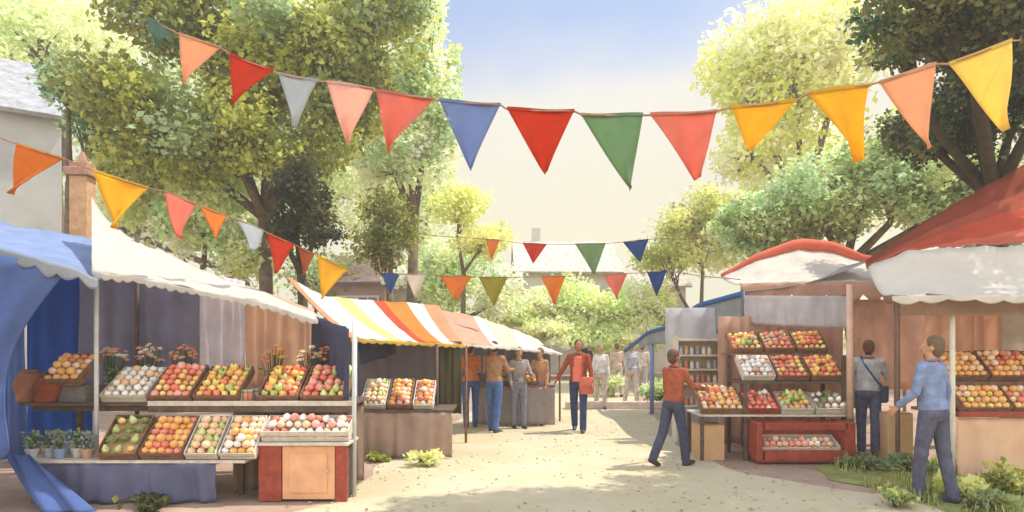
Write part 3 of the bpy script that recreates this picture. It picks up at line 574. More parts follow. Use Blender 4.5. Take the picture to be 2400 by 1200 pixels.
wb(drape((-2.66, 8.44), (-1.80, 7.04), (2.05, 1.84), (1.2, 1.05), .03, 6, seed=10), 'side_curtain', cloth((84, 86, 112), .9, .2), LS, smooth=True, label='dark navy side curtain')
cnp = wb(roof([(216, 462, 8.5), (255, 518, 8.5), (300, 556, 8.5), (400, 600, 8.5), (500, 645, 8.5), (640, 694, 8.5), (748, 738, 8.5)],
        [(216, 632, 6.65), (240, 640, 6.65), (330, 652, 6.7), (480, 683, 6.8), (610, 706, 6.85), (742, 750, 6.95)], 60, 14, .01, .05, .03, seed=4), 'canopy', cloth((244, 240, 232), .84, .55, var=.05), LS, smooth=True)
def scallop(pts, drop, n, m, parent, name='valance', amp=.02, label=None):
    T = [at(*p) for p in pts]; mb = MB()
    def fn(u, v):
        p = poly(T, u); return p+Vector((0, -.012+amp*.5*math.sin(u*n*3.1), -v*drop*(.6+.4*abs(math.sin(u*n*math.pi)))*(1+.35*noise.noise(Vector((u*n*.8, 1, drop*50))))))
    mb.sheet(fn, n*6, 4, .006); return wb(mb, name, m, parent, smooth=True, label=label)
scallop([(216, 632, 6.65), (240, 640, 6.65), (330, 652, 6.7), (480, 683, 6.8), (610, 706, 6.85), (742, 750, 6.95)], .075, 22, cloth((226, 222, 214), .85, .4), cnp)

Wl = 'of the left stall'
up = [(238, 345, ['onion', 'onion', 'peach'], 'onions by the white post', 'pale'), (350, 450, ['pomegranate', 'apricot', 'tomato'], 'pomegranates left of centre', 'wood'),
      (455, 560, ['orange', 'bell_pepper', 'apricot'], 'oranges in the centre', 'wood'), (606, 700, ['bell_pepper', 'tomato', 'orange'], 'peppers right of the jars', 'wood'), (705, 812, ['apple', 'apricot', 'pear', 'pomegranate'], 'mixed fruit by the navy curtain', 'wood')]
for i, (a, b, ks, wh, cc) in enumerate(up):
    Y = 7.12; xa, xb = px_(a, Y), px_(b, Y)
    crate((xa+xb)/2, Y, 1.02, xb-xa-.01, .56, 34, 'tilted crate of %s, upper tier of the left stall' % wh, ks, 'upper tier crate of '+wh, cc, seed=i)
lo = [(232, 326, ['lettuce', 'pear', 'apricot', 'lettuce'], 'lettuces and pears', 'wood'), (330, 432, ['orange', 'orange', 'orange', 'apple'], 'bright oranges', 'wood'), (436, 512, ['peach', 'pear', 'peach'], 'peaches and green pears', 'pale'), (516, 602, ['peach', 'orange', 'onion', 'peach'], 'peaches and onions', 'pale')]
for i, (a, b, ks, wh, cc) in enumerate(lo):
    Y = 6.70; xa, xb = px_(a, Y), px_(b, Y)
    crate((xa+xb)/2, Y, .465, xb-xa-.01, .52, 44, 'tilted crate of %s on the lower shelf of the left stall' % wh, ks, 'lower shelf crate of '+wh, cc, seed=20+i)
for i in range(9): jar((px_(566+12*(i % 3), 7.25)+.01*(i//3), 7.22+.15*(i//3), 1.016), i, 'glass jar in the cluster between the fruit crates of the left stall', 'jars between the crates')
# buckets of cut flowers standing behind the upper crates
def flowers(x, y, z, cols_, label, seed, bc=(190, 194, 200)):
    t = thing('flower_bucket', (x, y, z), 0, label, 'flower bucket'); g = random.Random(seed)
    MB().loft([((0, 0, 0), .07, .07), ((0, 0, .17), .09, .09), ((0, 0, .17), .097, .097), ((0, 0, .18), .097, .097), ((0, 0, .16), .08, .08)], 18).build('bucket', mat(bc, .85, .5, .1, 8), t)
    s_ = MB(); lf = MB(); cc = []; bm_ = [mat(c, 1.05, .7, .1, 20, trans=.3) for c in cols_]+[mat((220, 180, 90), 1)]
    for i in range(34):
        a = g.uniform(0, 6.28); q = g.random()**.5*.15; p = Vector((math.cos(a)*q, math.sin(a)*q, .44+.14*g.random()+(.15-q)*.5)); f = MB(); s_.tube([(p.x*.3, p.y*.3, .15), tuple(p)], .003, 4)
        n_ = Vector((p.x*2, p.y*2-.35, .8)).normalized(); e = n_.orthogonal().normalized(); w2 = n_.cross(e); rr = g.uniform(.028, .042); mi = g.randrange(len(cols_))
        for k in range(6):
            b = k*1.047; d1 = e*math.cos(b)+w2*math.sin(b); d2 = e*math.cos(b+.5)+w2*math.sin(b+.5); d3 = e*math.cos(b-.5)+w2*math.sin(b-.5)
            f.add([p, p+d3*rr*.6+n_*rr*.25, p+d1*rr+n_*rr*.35, p+d2*rr*.6+n_*rr*.25], [(0, 1, 2, 3)], mi)
        f.ell(p+n_*.004, (.009, .009, .009), nu=6, nv=4, mi=len(cols_)); f.build('bloom', bm_, t)
    for i in range(60):
        a = g.uniform(0, 6.28); q = g.random()**.5*.13; p = Vector((math.cos(a)*q, math.sin(a)*q, .2+.18*g.random())); d1 = Vector((g.gauss(0, 1), g.gauss(0, 1), .8)).normalized(); e = d1.orthogonal().normalized(); sz = .06
        lf.add([p, p+d1*sz*.5+e*sz*.22, p+d1*sz, p+d1*sz*.5-e*sz*.22], [(0, 1, 2, 3)]); cc.append(lin(g.choice(((120, 150, 96), (160, 176, 120), (96, 120, 76))), 1))
    s_.build('stems', GS, t); crown_obj(lf, cc, t, 'leaves'); return t
CO, PE, WH, YE, PK = (226, 120, 98), (236, 170, 126), (238, 230, 220), (240, 204, 104), (232, 168, 164)
for px, cl_, lb, sd in ((262, (WH, PK), 'bucket of white and pink flowers behind the onions by the white post', 1), (345, (PE, PK, WH), 'bucket of peach flowers second from the white post behind the upper crates', 2), (430, (CO, PE), 'bucket of coral flowers third from the white post behind the upper crates', 3),
  (640, (CO, PE, YE), 'bucket of orange and coral flowers behind the peppers of the upper tier', 4), (725, (PE, WH), 'bucket of pale peach flowers left of the navy curtain on the upper tier', 5), (775, (CO, PK), 'bucket of deep coral flowers nearest the navy curtain on the upper tier', 6)):
    flowers(px_(px, 7.75), 7.78, 1.016, cl_, lb, sd)
# left end: oranges, sack, potted herbs
crate(px_(165, 7.3), 7.15, 1.20, .42, .5, 36, 'tilted wooden crate of oranges at the far left end of the top tier', ['orange', 'orange', 'peach', 'apple'], 'raised crate at the far left end', 'wood', seed=41)
q = thing('box', (px_(165, 7.3), 7.42, 1.015), 0, 'plain grey wooden box propping up the far left orange crate', 'box'); MB().box((0, 0, .09), (.44, .42, .18)).build('body', mat((150, 140, 136), .7, .9, .2, 10, bump=.3), q, bevel=.006)
def sack(x, y, z, r, h, c, label, rz=0):
    m = MB(); secs = []
    for i in range(13):
        v = i/12; rr = r*(1.0+.12*math.sin(v*3.1)) * (1 if v < .7 else 1-.5*(v-.7)/.3) ; secs.append(((0.02*math.sin(v*4), 0, v*h), rr*(.92 if i == 0 else 1), rr*.78))
    m.loft(secs, 28)
    m.v = [p+Vector((noise.noise(p*9)*.025, noise.noise(p*9+Vector((5, 0, 0)))*.025, 0)) for p in m.v]
    t = thing('sack', (x, y, z), rz, label, 'sack'); m.build('bag', cloth(c, .8, .05, var=.2), t, smooth=True)
    f = MB(); n = 28
    f.tube([(r*.52*math.cos(a*2*math.pi/n), r*.42*math.sin(a*2*math.pi/n), h+.01*math.sin(a*2.2)) for a in range(n+1)], .018, 7); f.build('rolled_rim', cloth(c, .7, .05), t, smooth=True); return t
sack(px_(62, 7.25), 7.3, 1.016, .15, .34, (186, 128, 100), 'tan cloth sack at the very left end of the stall, beside the rust sack')
sack(px_(112, 7.2), 7.18, 1.016, .12, .30, (160, 84, 62), 'rust red cloth sack standing in front of the raised oranges')
def potted(x, y, z, r, pc, lc, label, n=90, h=.18, seed=0):
    t = thing('potted_plant', (x, y, z), 0, label, 'potted plant'); g = random.Random(seed)
    MB().loft([((0, 0, 0), r*.7, r*.7), ((0, 0, r*1.3), r, r), ((0, 0, r*1.3), r*1.1, r*1.1), ((0, 0, r*1.6), r*1.1, r*1.1), ((0, 0, r*1.55), r*.85, r*.85)], 18).build('pot', mat(pc, .85, .7, .1, 9), t, smooth=False)
    m = MB(); cols = []
    for i in range(n):
        a = g.uniform(0, 6.28); q = g.random()**.5*r*1.25; p = Vector((math.cos(a)*q, math.sin(a)*q, r*1.5+g.random()*h)); s = g.uniform(.03, .06)
        d1 = Vector((g.gauss(0, 1), g.gauss(0, 1), g.uniform(.1, 1.4))).normalized(); e = d1.orthogonal().normalized()
        m.add([p, p+d1*s*.5+e*s*.3, p+d1*s, p+d1*s*.5-e*s*.3], [(0, 1, 2, 3)]); c = lin(g.choice(lc), .75); cols.append(c)
    for i in range(8): a = i*.8; m_ = (math.cos(a)*r*.5, math.sin(a)*r*.5); 
    crown_obj(m, cols, t, 'foliage'); s_ = MB()
    for i in range(7):
        a = i*.9; s_.tube([(math.cos(a)*r*.2, math.sin(a)*r*.2, r*1.3), (math.cos(a)*r*.7, math.sin(a)*r*.7, r*1.5+h*.8)], [.005, .003], 5)
    s_.build('stem', GS, t); return t
pots = [(75, (206, 204, 200), 'grey pot'), (108, (196, 200, 206), 'pale grey pot'), (140, (148, 164, 200), 'soft blue pot'), (174, (214, 206, 196), 'cream pot'), (205, (198, 160, 128), 'tan pot')]
for i, (p, c, nm) in enumerate(pots):
    potted(px_(p, 6.8), 6.80+.06*(i % 2), .462, .062, c, ((110, 148, 104), (140, 166, 116), (190, 204, 150)) if i in (0, 1, 3) else ((176, 190, 150), (206, 206, 190), (150, 164, 190)), 'small leafy herb in a %s on the lower shelf at the far left' % nm, seed=i)
for i in range(10): jar((px_(60+17*i, 6.98), 7.05, .462), i*3, 'small jar in the back row behind the herb pots on the lower shelf', 'jars behind the herb pots')
# white crate of red produce on the cabinet, right end
cb = thing('cabinet', (px_(716, 6.85), 6.98, 0), 0, 'low red-brown wooden cabinet with a peach coloured door, right end of left stall', 'cabinet')
wdt = .93
MB().box((0, 0, .30), (wdt-.04, .36, .56)).build('body', DARKWOOD, cb)
MB().box((-wdt/2+.12, -.2, .31), (.24, .05, .60)).build('side_panel', REDWOOD, cb, bevel=.004)
MB().box((wdt/2-.06, -.2, .31), (.12, .05, .62)).build('side_panel', REDWOOD, cb, bevel=.004)
dr = MB().box((.06, -.195, .31), (.555, .04, .56)).box((.06, -.22, .31), (.40, .016, .42)).build('door', mat((226, 170, 130), .9, .7, .12, 5, bump=.2), cb, bevel=.004)
MB().ell((.26, -.235, .33), (.014, .014, .014)).build('handle', METAL, dr, smooth=True)
MB().box((0, -.02, .615), (wdt+.04, .46, .03)).build('top', PALEWOOD, cb, bevel=.003)
crate(px_(716, 6.8), 6.8, .634, .92, .34, 26, 'wide white crate of apples and onions standing on the red-brown cabinet', ['apple', 'onion', 'onion', 'pomegranate', 'peach', 'lettuce'][:5], 'white crate on the cabinet', 'pale', h=.13, seed=55)

# ===== blue tent at the far left
BT = thing('tent', (-6.0, 7.6, 0), 0, 'blue canvas market tent cut by the left edge of the picture', 'tent')
BL = cloth((104, 128, 188), .92, .4); BD = cloth((44, 86, 164), 1.1, .5); BP = cloth((146, 164, 204), 1.0, .4)
wb(roof([(-420, 420, 8.8), (-60, 500, 8.8), (60, 535, 8.8), (228, 560, 8.8)], [(-420, 540, 6.3), (-40, 570, 6.3), (70, 600, 6.3), (165, 625, 6.4), (232, 655, 6.6)], 40, 10, .01, .06, .03), 'canopy', BP, BT, smooth=True)
scallop([(-420, 540, 6.3), (-40, 570, 6.3), (70, 600, 6.3), (165, 625, 6.4), (232, 655, 6.6)], .14, 14, cloth((176, 184, 196), .85, .4), BT)
wb(drape((-7.6, 8.9), (px_(65, 8.9), 8.9), 2.7, .02, .06, 5, seed=21), 'back_wall', BL, BT, smooth=True)
wb(drape((px_(65, 8.9), 8.88), (px_(228, 8.9), 8.88), 2.7, .02, .03, 4, seed=22), 'back_wall', BD, BT, smooth=True, label='deep blue back panel')
m = MB(); Tn = [at(-300, 590, 6.2), at(20, 600, 6.25), at(150, 640, 6.4)]; Bn = [at(-300, 1240, 6.1), at(-30, 1120, 6.1), at(18, 1050, 6.15)]
def cfn(u, v):
    p = poly(Tn, u); q = poly(Bn, u); r_ = p.lerp(q, v); pull = math.sin(v*math.pi)*.28*u; r_.x -= pull
    r_.y += .05*math.sin(u*26+v*2)*(.4+v*.6); return r_
m.sheet(cfn, 60, 20, .008); wb(m, 'side_curtain', BL, BT, smooth=True)
for x, y, z in ((px_(-90, 6.3), 6.32, 2.5), (px_(222, 8.7), 8.7, 2.95)): wb(post(x, y, z, .025), 'post', METAL, BT, smooth=True)
# blue cloth trailing from the left end of the lower shelf
m = MB(); A0, A1 = at(12, 1062, 6.62), at(78, 1068, 6.66)
def tfn(u, v):
    a = A0.lerp(A1, u); b = Vector((px_(98, 6.3)+(px_(218, 6.3)-px_(98, 6.3))*u, 6.3+.02*u, .02)); p = a.lerp(b, v); p.y += .03*math.sin(u*11+v*3); p.x += .05*math.sin(v*3.1)*(1-u)*-1; return p
m.sheet(tfn, 18, 16, .008); o = m.build('blue_cloth', BL, smooth=True); tag(o, 'blue cloth trailing from the left end of the lower shelf to the ground', 'cloth')

# ===== second stall, striped awning
S2 = thing('market_stall', (-1.8, 9.8, 0), 0, 'smaller stall with a striped cream, yellow and orange awning left of the lane', 'market stall')
SM = [cloth((244, 240, 230), .9, .4, var=.03), cloth((232, 222, 156), .9, .4), cloth((208, 96, 68), .9, .35), cloth((226, 150, 76), .9, .4), cloth((238, 204, 96), .9, .4), cloth((228, 168, 132), .9, .4), cloth((214, 108, 84), .9, .35)]
seq = [5]*2+[0]*7+[1]*3+[0]*4+[2]*2+[3]*4+[0]*3+[5]*3
wb(roof([(672, 648, 11), (760, 694, 11), (1030, 716, 11.4)], [(822, 792, 9.2), (1090, 808, 10.2)], len(seq)*3, 10, .01, .07, .02, mi=lambda i, j: seq[i//3]), 'canopy', SM, S2, smooth=True)
scallop([(822, 794, 9.2), (1090, 808, 10.2)], .06, 14, SM[4], S2)
wb(post(px_(832, 9.15), 9.15, 1.74, .03), 'post', cloth((176, 192, 216), .9, 0), S2, smooth=True)
wb(post(px_(1024, 9.9), 9.9, 1.66, .025), 'post', DARKWOOD, S2, smooth=True)
wb(post(px_(740, 11), 11, 2.35, .025), 'post', DARKWOOD, S2, smooth=True); wb(post(px_(1026, 11.2), 11.2, 2.2, .025), 'post', DARKWOOD, S2, smooth=True)
x0, x1 = px_(832, 9.3), px_(1060, 9.3)
wb(MB().box(((x0+x1)/2, 9.65, .69), (x1-x0, .8, .04)), 'tabletop', DARKWOOD, S2, bevel=.004)
wb(drape((x0, 9.26), (x1, 9.26), .67, .02, .025, 7, seed=31), 'skirt', cloth((176, 148, 134), 1.0, .1), S2, smooth=True)
wb(drape((px_(745, 11), 10.9), (px_(1030, 11), 10.9), (2.1, 1.95), .7, .04, 8, seed=32), 'back_curtain', cloth((158, 150, 160), .9, .5), S2, smooth=True)
wb(drape((px_(842, 9.5), 9.55), (px_(905, 9.5), 10.3), (1.78, 1.80), (1.35, 1.5), .03, 4, seed=33), 'side_curtain', cloth((76, 78, 100), .7, .2), S2, smooth=True)
wb(drape((px_(1020, 10.2), 10.2), (px_(1082, 10.2), 10.2), 1.70, .55, .035, 4, seed=34), 'side_curtain', cloth((112, 104, 78), .62, .15), S2, smooth=True, label='olive brown side curtain')
for i, (a, b, ks, wh, cc) in enumerate([(845, 905, ['peach', 'onion', 'pear'], 'peaches and onions', 'pale'), (908, 965, ['orange', 'peach', 'pomegranate'], 'oranges and peaches', 'wood'), (968, 1016, ['apple', 'orange', 'onion'], 'apples and onions', 'pale')]):
    Y = 9.3; xa, xb = px_(a, Y), px_(b, Y)
    crate((xa+xb)/2, Y, .712, xb-xa-.01, .55, 38, 'tilted crate of %s under the striped awning' % wh, ks, 'striped awning crate of %s' % wh, cc, seed=60+i, fill=1)
for i in range(6): jar((px_(850+28*i, 10), 9.98, .712), i, 'jar in the back row of the striped stall', 'jars at the back of the striped stall')

# ===== third stall, pale pink awning
S3 = thing('market_stall', (-.2, 12.5, 0), 0, 'far stall with a pale pink and cream awning behind the standing couple', 'market stall')
SM3 = [cloth((228, 182, 158), .9, .4), cloth((242, 232, 204), .9, .4), cloth((240, 238, 230), .9, .4)]
s3 = [0, 0, 0, 2, 1, 1, 2, 2, 1, 2]
wb(roof([(1012, 722, 13.2), (1105, 738, 13.3), (1215, 775, 13.6), (1262, 796, 14.4)], [(1085, 806, 10.6), (1200, 815, 12.2), (1318, 828, 13.6)], 40, 8, .01, .05, .02, mi=lambda i, j: s3[i//4]), 'canopy', SM3, S3, smooth=True)
scallop([(1085, 806, 10.6), (1200, 815, 12.2), (1318, 828, 13.6)], .05, 12, SM3[2], S3)
for p, y, z in ((1092, 10.7, 1.64), (1312, 13.6, 1.45), (1040, 13.2, 2.3), (1262, 14.3, 1.72)): wb(post(px_(p, y), y, z, .022), 'post', WOOD, S3, smooth=True)
wb(drape((px_(1060, 13.4), 13.4), (px_(1290, 13.9), 13.9), (1.9, 1.6), .8, .03, 9, seed=41), 'back_curtain', cloth((150, 146, 158), .8, .4), S3, smooth=True)
x0, x1 = px_(1190, 12.9), px_(1300, 12.9)
wb(MB().box(((x0+x1)/2-.3, 13.1, .80), (x1-x0+.6, .6, .04)), 'tabletop', WOOD, S3)
wb(drape((x0-.6, 12.8), (x1, 12.8), .78, .03, .025, 7, seed=42), 'skirt', cloth((186, 172, 166), .8, .2), S3, smooth=True)
crate(px_(1235, 12.9), 12.85, .822, .42, .45, 34, 'tilted crate of oranges under the pale pink awning', ['orange', 'peach'], 'crate under the pale pink awning', 'wood', seed=70)
crate(px_(1185, 12.9), 12.85, .822, .40, .45, 34, 'tilted crate of potatoes and pears under the pale pink awning', ['potato', 'pear'], 'potato crate under the pale pink awning', 'wood', seed=71)

# ===== right stall: blue trimmed tent with rack
S4 = thing('market_stall', (4.2, 9.8, 0), 0, 'right hand stall with blue trimmed grey canvas, shelves of fruit and tall posts', 'market stall')
edge = [(1742, 688, 10.4), (1640, 715, 12.0), (1560, 768, 14.2), (1522, 778, 15.0), (1466, 822, 17)]
E = [at(*p) for p in edge]
wb(MB().tube([poly(E, i/24) for i in range(25)], .05, 8), 'blue_trim', cloth((72, 104, 164), .9, 0), S4, smooth=True)
m = MB(); m.sheet(lambda u, v: Vector((poly(E, u*.82).x+.03*math.sin(u*40)*v, poly(E, u*.82).y, poly(E, u*.82).z-.02-v*(.62-.42*u))), 60, 6, .008); wb(m, 'side_wall', cloth((196, 200, 206), .85, .55), S4, smooth=True)
Tt = [Vector((p.x, p.y, p.z)) for p in E]; 
m = MB(); m.sheet(lambda u, v: Vector((poly(E, u*.82).x+v*2.2, poly(E, u*.82).y+v*.1, poly(E, u*.82).z+.04+v*.55-.12*math.sin(v*3.14))), 40, 10, .01); wb(m, 'canopy', cloth((206, 204, 206), .85, .5), S4, smooth=True)
wb(drape((px_(1742, 10.4), 10.35), (px_(2010, 9.15), 9.3), (2.44, 2.36), (1.98, 1.88), .03, 8, seed=51), 'front_drape', cloth((206, 202, 206), 1.0, .5), S4, smooth=True)
wb(post(px_(1742, 10.4), 10.4, 2.55, .03), 'post', mat((104, 104, 124), .8, .6), S4, smooth=True)
wb(post(px_(1528, 15), 15, 1.95, .05), 'post', mat((120, 142, 188), .9, .6), S4, smooth=True)
wb(MB().tube([(px_(1992, 9.0), 9.0, .62), (px_(1992, 9.0), 9.0, 2.5)], .045, 10), 'post', mat((220, 184, 166), .9, .8, .15, 6), S4, smooth=True)
wb(MB().tube([(px_(1992, 9.0), 9.0, 0), (px_(1992, 9.0), 9.0, .62)], .05, 10), 'post_foot', mat((88, 92, 62), .8, .8), S4, smooth=True)
xa, xm, xb = px_(1636, 9.2), px_(1742, 9.2), px_(1984, 9.2)
wb(MB().box(((xa+xb)/2, 9.45, .645), (xb-xa, .75, .03)), 'shelf', PALEWOOD, S4, bevel=.003); wb(MB().box(((xm+xb)/2, 9.55, 1.105), (xb-xm, .6, .035)), 'shelf', DARKWOOD, S4, bevel=.003); wb(MB().box(((xm+xb)/2, 9.95, 1.50), (xb-xm, .5, .03)), 'shelf', WOOD, S4, bevel=.003)
for x, y, z in ((xa+.03, 9.12, .63), (xm, 9.12, 1.1), (xb-.02, 9.24, 1.5), (xa+.03, 9.78, .63), (xm, 9.82, 1.5), (xb-.02, 9.86, 1.5)): wb(MB().box((x, y, z/2), (.05, .05, z)), 'leg', DARKWOOD, S4)
wb(drape((px_(1560, 11.4), 11.4), (px_(1790, 11.4), 11.4), 2.3, .1, .04, 5, seed=53), 'back_curtain', cloth((210, 208, 212), 1.0, .5), S4, smooth=True, label='pale grey back curtain')
wb(drape((xm, 10.3), (xb+.5, 10.25), 2.1, .05, .05, 9, seed=52), 'back_curtain', cloth((214, 176, 156), 1.0, .45), S4, smooth=True)
k3 = [(0, ['apricot', 'bell_pepper', 'potato'], 'apricots and peppers'), (1, ['potato', 'apricot', 'tomato'], 'apricots and tomatoes'), (2, ['orange', 'lemon', 'apple'], 'oranges and lemons')]
wsl = (xb-xm)/3
for i, ks, wh in k3: crate(xm+wsl*(i+.5), 9.74, 1.52, wsl-.03, .42, 38, 'tilted crate of %s on the top shelf of the right stall' % wh, ks, 'top shelf crate of %s' % wh, 'wood', seed=80+i)
for i, ks, wh in ((0, ['onion', 'potato', 'onion'], 'onions and potatoes'), (1, ['tomato', 'apricot', 'potato'], 'tomatoes and potatoes'), (2, ['orange', 'bell_pepper', 'apple'], 'oranges by the pink post')):
    crate(xm+wsl*(i+.5), 9.28, 1.13, wsl-.03, .46, 38, 'tilted crate of %s on the middle shelf of the right stall' % wh, ks, 'middle shelf crate of %s' % wh, 'wood' if i else 'pale', seed=90+i)
for i, ks, wh, cc in ((0, ['apple', 'onion', 'apple'], 'apples in a red crate', 'red'), (1, ['potato', 'pear', 'orange'], 'pears and potatoes', 'pale'), (2, ['onion', 'lettuce', 'onion'], 'lettuces and onions', 'pale')):
    crate(xm+wsl*(i+.5), 9.12, .665, wsl-.03, .42, 30, 'tilted crate of %s on the low shelf of the right stall' % wh, ks, 'low shelf %s' % wh, cc, seed=100+i)
crate((xa+xm)/2, 9.12, .665, xm-xa-.04, .55, 34, 'tilted crate of peaches and oranges at the lane end of the right stall', ['peach', 'orange', 'apple', 'lemon'], 'crate at the lane end of the right stall', 'wood', seed=110)
# big red open fronted crate on the ground
rc = thing('wooden_chest', (px_(1874, 9.0), 9.0, 0.0), 0, 'big red open-fronted wooden chest on the ground under the right stall shelves', 'chest')
W, H, D = 1.36, .52, .42
for nm, c, sz in (('end_panel', (-W/2+.04, 0, H/2+.06), (.08, D, H)), ('end_panel', (W/2-.07, 0, H/2+.06), (.14, D, H)), ('top_rail', (0, -D/2+.03, H+.01), (W-.225, .06, .10)), ('bottom_rail', (0, -D/2+.03, .13), (W-.225, .06, .14)), ('back_panel', (0, D/2-.02, H/2+.06), (W-.225, .03, H-.01)), ('base', (0, 0, .045), (W-.04, D-.05, .03))):
    MB().box(c, sz).build(nm, REDWOOD, rc, bevel=.006)
crate(px_(1866, 9.0), 8.90, .075, 1.08, .34, 24, 'long low crate of pomegranates and onions inside the red chest', ['pomegranate', 'onion', 'peach', 'potato'], 'long crate inside the red chest', 'pale', h=.18, seed=120)
q = thing('cardboard_box', (px_(1654, 9.2)+.06, 9.3, 0), R(4), 'plain tan cardboard box under the lane end of the right stall', 'box')
MB().box((0, 0, .25), (.36, .34, .5)).build('body', mat((206, 166, 126), .9, .9, .1, 5), q, bevel=.004); MB().box((-.09, -.02, .507), (.17, .33, .008)).box((.09, -.02, .507), (.17, .33, .008)).build('flap', mat((190, 148, 112), .9, .9, .1, 5), q)
# back shelf with jars, seen behind the man in rust
sh = thing('shelf_unit', (px_(1665, 10.9), 11.0, 0), 0, 'wooden shelf unit of jars behind the man in rust, at the right stall', 'shelf')
W = 1.15
for x in (-W/2, W/2): MB().box((x, 0, .9), (.04, .3, 1.8)).build('side_panel', PALEWOOD, sh)
for z in (.6, .98, 1.22, 1.46, 1.72): MB().box((0, 0, z), (W-.045, .3, .03)).build('shelf', PALEWOOD, sh)
MB().box((0, .16, 1.15), (W+.04, .016, 1.2)).build('back_panel', mat((222, 196, 176), 1.0, .9, .15, 6), sh)
for zi, z in enumerate((.615, .995, 1.235, 1.475)):
    for i in range(11):
        if rnd.random() < .88: jar((px_(1665, 10.9)-W/2+.08+i*.098, 10.93+rnd.uniform(0, .06), z), rnd.randrange(5), 'glass jar on the back shelf unit of the right stall', 'jars on the shelf unit')

# ===== white canopy with red edge
S5 = thing('canopy', (4.8, 11.3, 0), 0, 'off-white canopy with a coral red upper edge behind the right stall', 'canopy')
top = [(1690, 648, 12.2), (1770, 606, 12.2), (1870, 576, 12.2), (1950, 584, 12.2), (2024, 612, 12), (2130, 600, 12)]
bot = [(1735, 664, 10.5), (1900, 662, 10.5), (2110, 658, 10.3)]
wb(roof(top, bot, 40, 10, .01, .06, .02), 'cover', cloth((230, 222, 212), .9, .35), S5, smooth=True)
Tp = [at(*p) for p in top]
wb(MB().tube([poly(Tp, i/20)+Vector((0, -.05, 0)) for i in range(21)], [.05+.09*math.sin(i/20*3.1)**2 for i in range(21)], 8), 'red_edge', cloth((208, 104, 82), .9, 0), S5, smooth=True)
scallop([(1735, 664, 10.48), (1900, 662, 10.48), (2110, 658, 10.28)], .34, 9, cloth((222, 182, 160), .9, .4), S5, amp=.05)
for p, y, z in ((1752, 10.6, 2.6), (2100, 10.5, 2.6), (1790, 12.2, 3.2), (2120, 12.1, 3.2)): wb(post(px_(p, y), y, z, .03), 'post', mat((176, 150, 140), .8), S5, smooth=True)

# ===== near right stall: red roof and white awning
S6 = thing('market_stall', (6.4, 8.0, 0), 0, 'near right stall with a red roof, white front awning and peach coloured skirt', 'market stall')
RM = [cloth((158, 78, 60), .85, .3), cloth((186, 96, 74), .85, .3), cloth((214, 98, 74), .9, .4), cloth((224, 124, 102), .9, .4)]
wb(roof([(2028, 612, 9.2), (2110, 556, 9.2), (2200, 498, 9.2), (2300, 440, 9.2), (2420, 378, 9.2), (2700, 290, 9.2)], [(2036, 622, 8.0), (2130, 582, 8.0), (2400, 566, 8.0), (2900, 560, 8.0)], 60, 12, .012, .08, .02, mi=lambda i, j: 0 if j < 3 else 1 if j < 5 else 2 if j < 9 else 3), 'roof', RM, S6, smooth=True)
aw = wb(roof([(2034, 628, 7.96), (2130, 588, 7.96), (2400, 572, 7.96), (2900, 566, 7.96)], [(2090, 692, 7.1), (2200, 690, 7.1), (2500, 690, 7.1), (3000, 690, 7.1)], 60, 12, .01, .12, .03), 'awning', cloth((236, 230, 220), .86, .35, var=.05), S6, smooth=True)
scallop([(2090, 694, 7.09), (2200, 692, 7.09), (2500, 692, 7.09), (3000, 692, 7.09)], .09, 14, cloth((236, 230, 220), .86, .35), aw)
wb(drape((px_(2000, 10.7), 10.7), (px_(2180, 10.7), 10.7), 2.4, .9, .05, 4, seed=61), 'back_curtain', cloth((226, 196, 180), 1.1, .5), S6, smooth=True, label='dusty rose back curtain')
wb(drape((px_(2170, 9.0), 9.0), (px_(2360, 9.0), 9.0), 2.5, .8, .05, 5, seed=62), 'back_curtain', cloth((240, 200, 178), 1.1, .55), S6, smooth=True, label='peach back curtain')
wb(drape((px_(2345, 8.7), 8.7), (8.6, 8.7), 2.5, .8, .06, 5, seed=63), 'back_curtain', cloth((232, 222, 210), .9, .5), S6, smooth=True, label='cream back curtain')
wb(drape((px_(2110, 7.4), 7.42), (8.4, 7.42), 2.2, 2.0, .03, 12, seed=64), 'inner_valance', cloth((206, 172, 156), .85, .5), S6, smooth=True)
for p, y, z, c in ((2232, 7.5, 2.25, (226, 218, 208)), (2104, 8.9, 2.85, (150, 122, 108)), (2900, 7.5, 2.3, (226, 218, 208)), (2700, 9.1, 4.6, (150, 122, 108))): wb(post(px_(p, y), y, z, .03), 'post', mat(c, .9, .8), S6, smooth=True)
x0, x1 = px_(2245, 7.6), 8.3
wb(MB().box(((x0+x1)/2, 8.05, .82), (x1-x0, .9, .04)), 'tabletop', WOOD, S6, bevel=.004); wb(MB().box(((x0+x1)/2, 7.585, .835), (x1-x0+.02, .03, .07)), 'front_rail', REDWOOD, S6, bevel=.003)
wb(MB().box(((x0+x1)/2, 8.2, 1.02), (x1-x0-.1, .5, .36)), 'step', WOOD, S6)
wb(drape((x0, 7.63), (x1, 7.63), .79, .02, .03, 9, seed=65), 'skirt', cloth((240, 196, 166), 1.1, .25), S6, smooth=True)
for i in range(4):
    ks, wh = ((['orange', 'orange', 'peach'], 'oranges'), (['peach', 'orange', 'apple'], 'peaches and oranges'), (['tomato', 'pomegranate'], 'tomatoes and pomegranates'), (['apricot', 'bell_pepper'], 'apricots and peppers'))[i]
    nth = ('nearest the cream post', 'second from the cream post', 'third from the cream post', 'fourth from the cream post')[i]
    crate(x0+.04+.60*(i+.5), 7.62, .845, .57, .38, 42, 'crate of %s %s, front row, near right stall' % (wh, nth), ks+(['lemon'] if i == 0 else []), 'front row crate %s' % nth, 'wood', seed=130+i)
    crate(x0+.04+.60*(i+.5), 7.98, 1.205, .57, .46, 42, 'crate of %s %s, back row, near right stall' % (wh, nth), ks, 'back row crate %s' % nth, 'wood', seed=140+i)
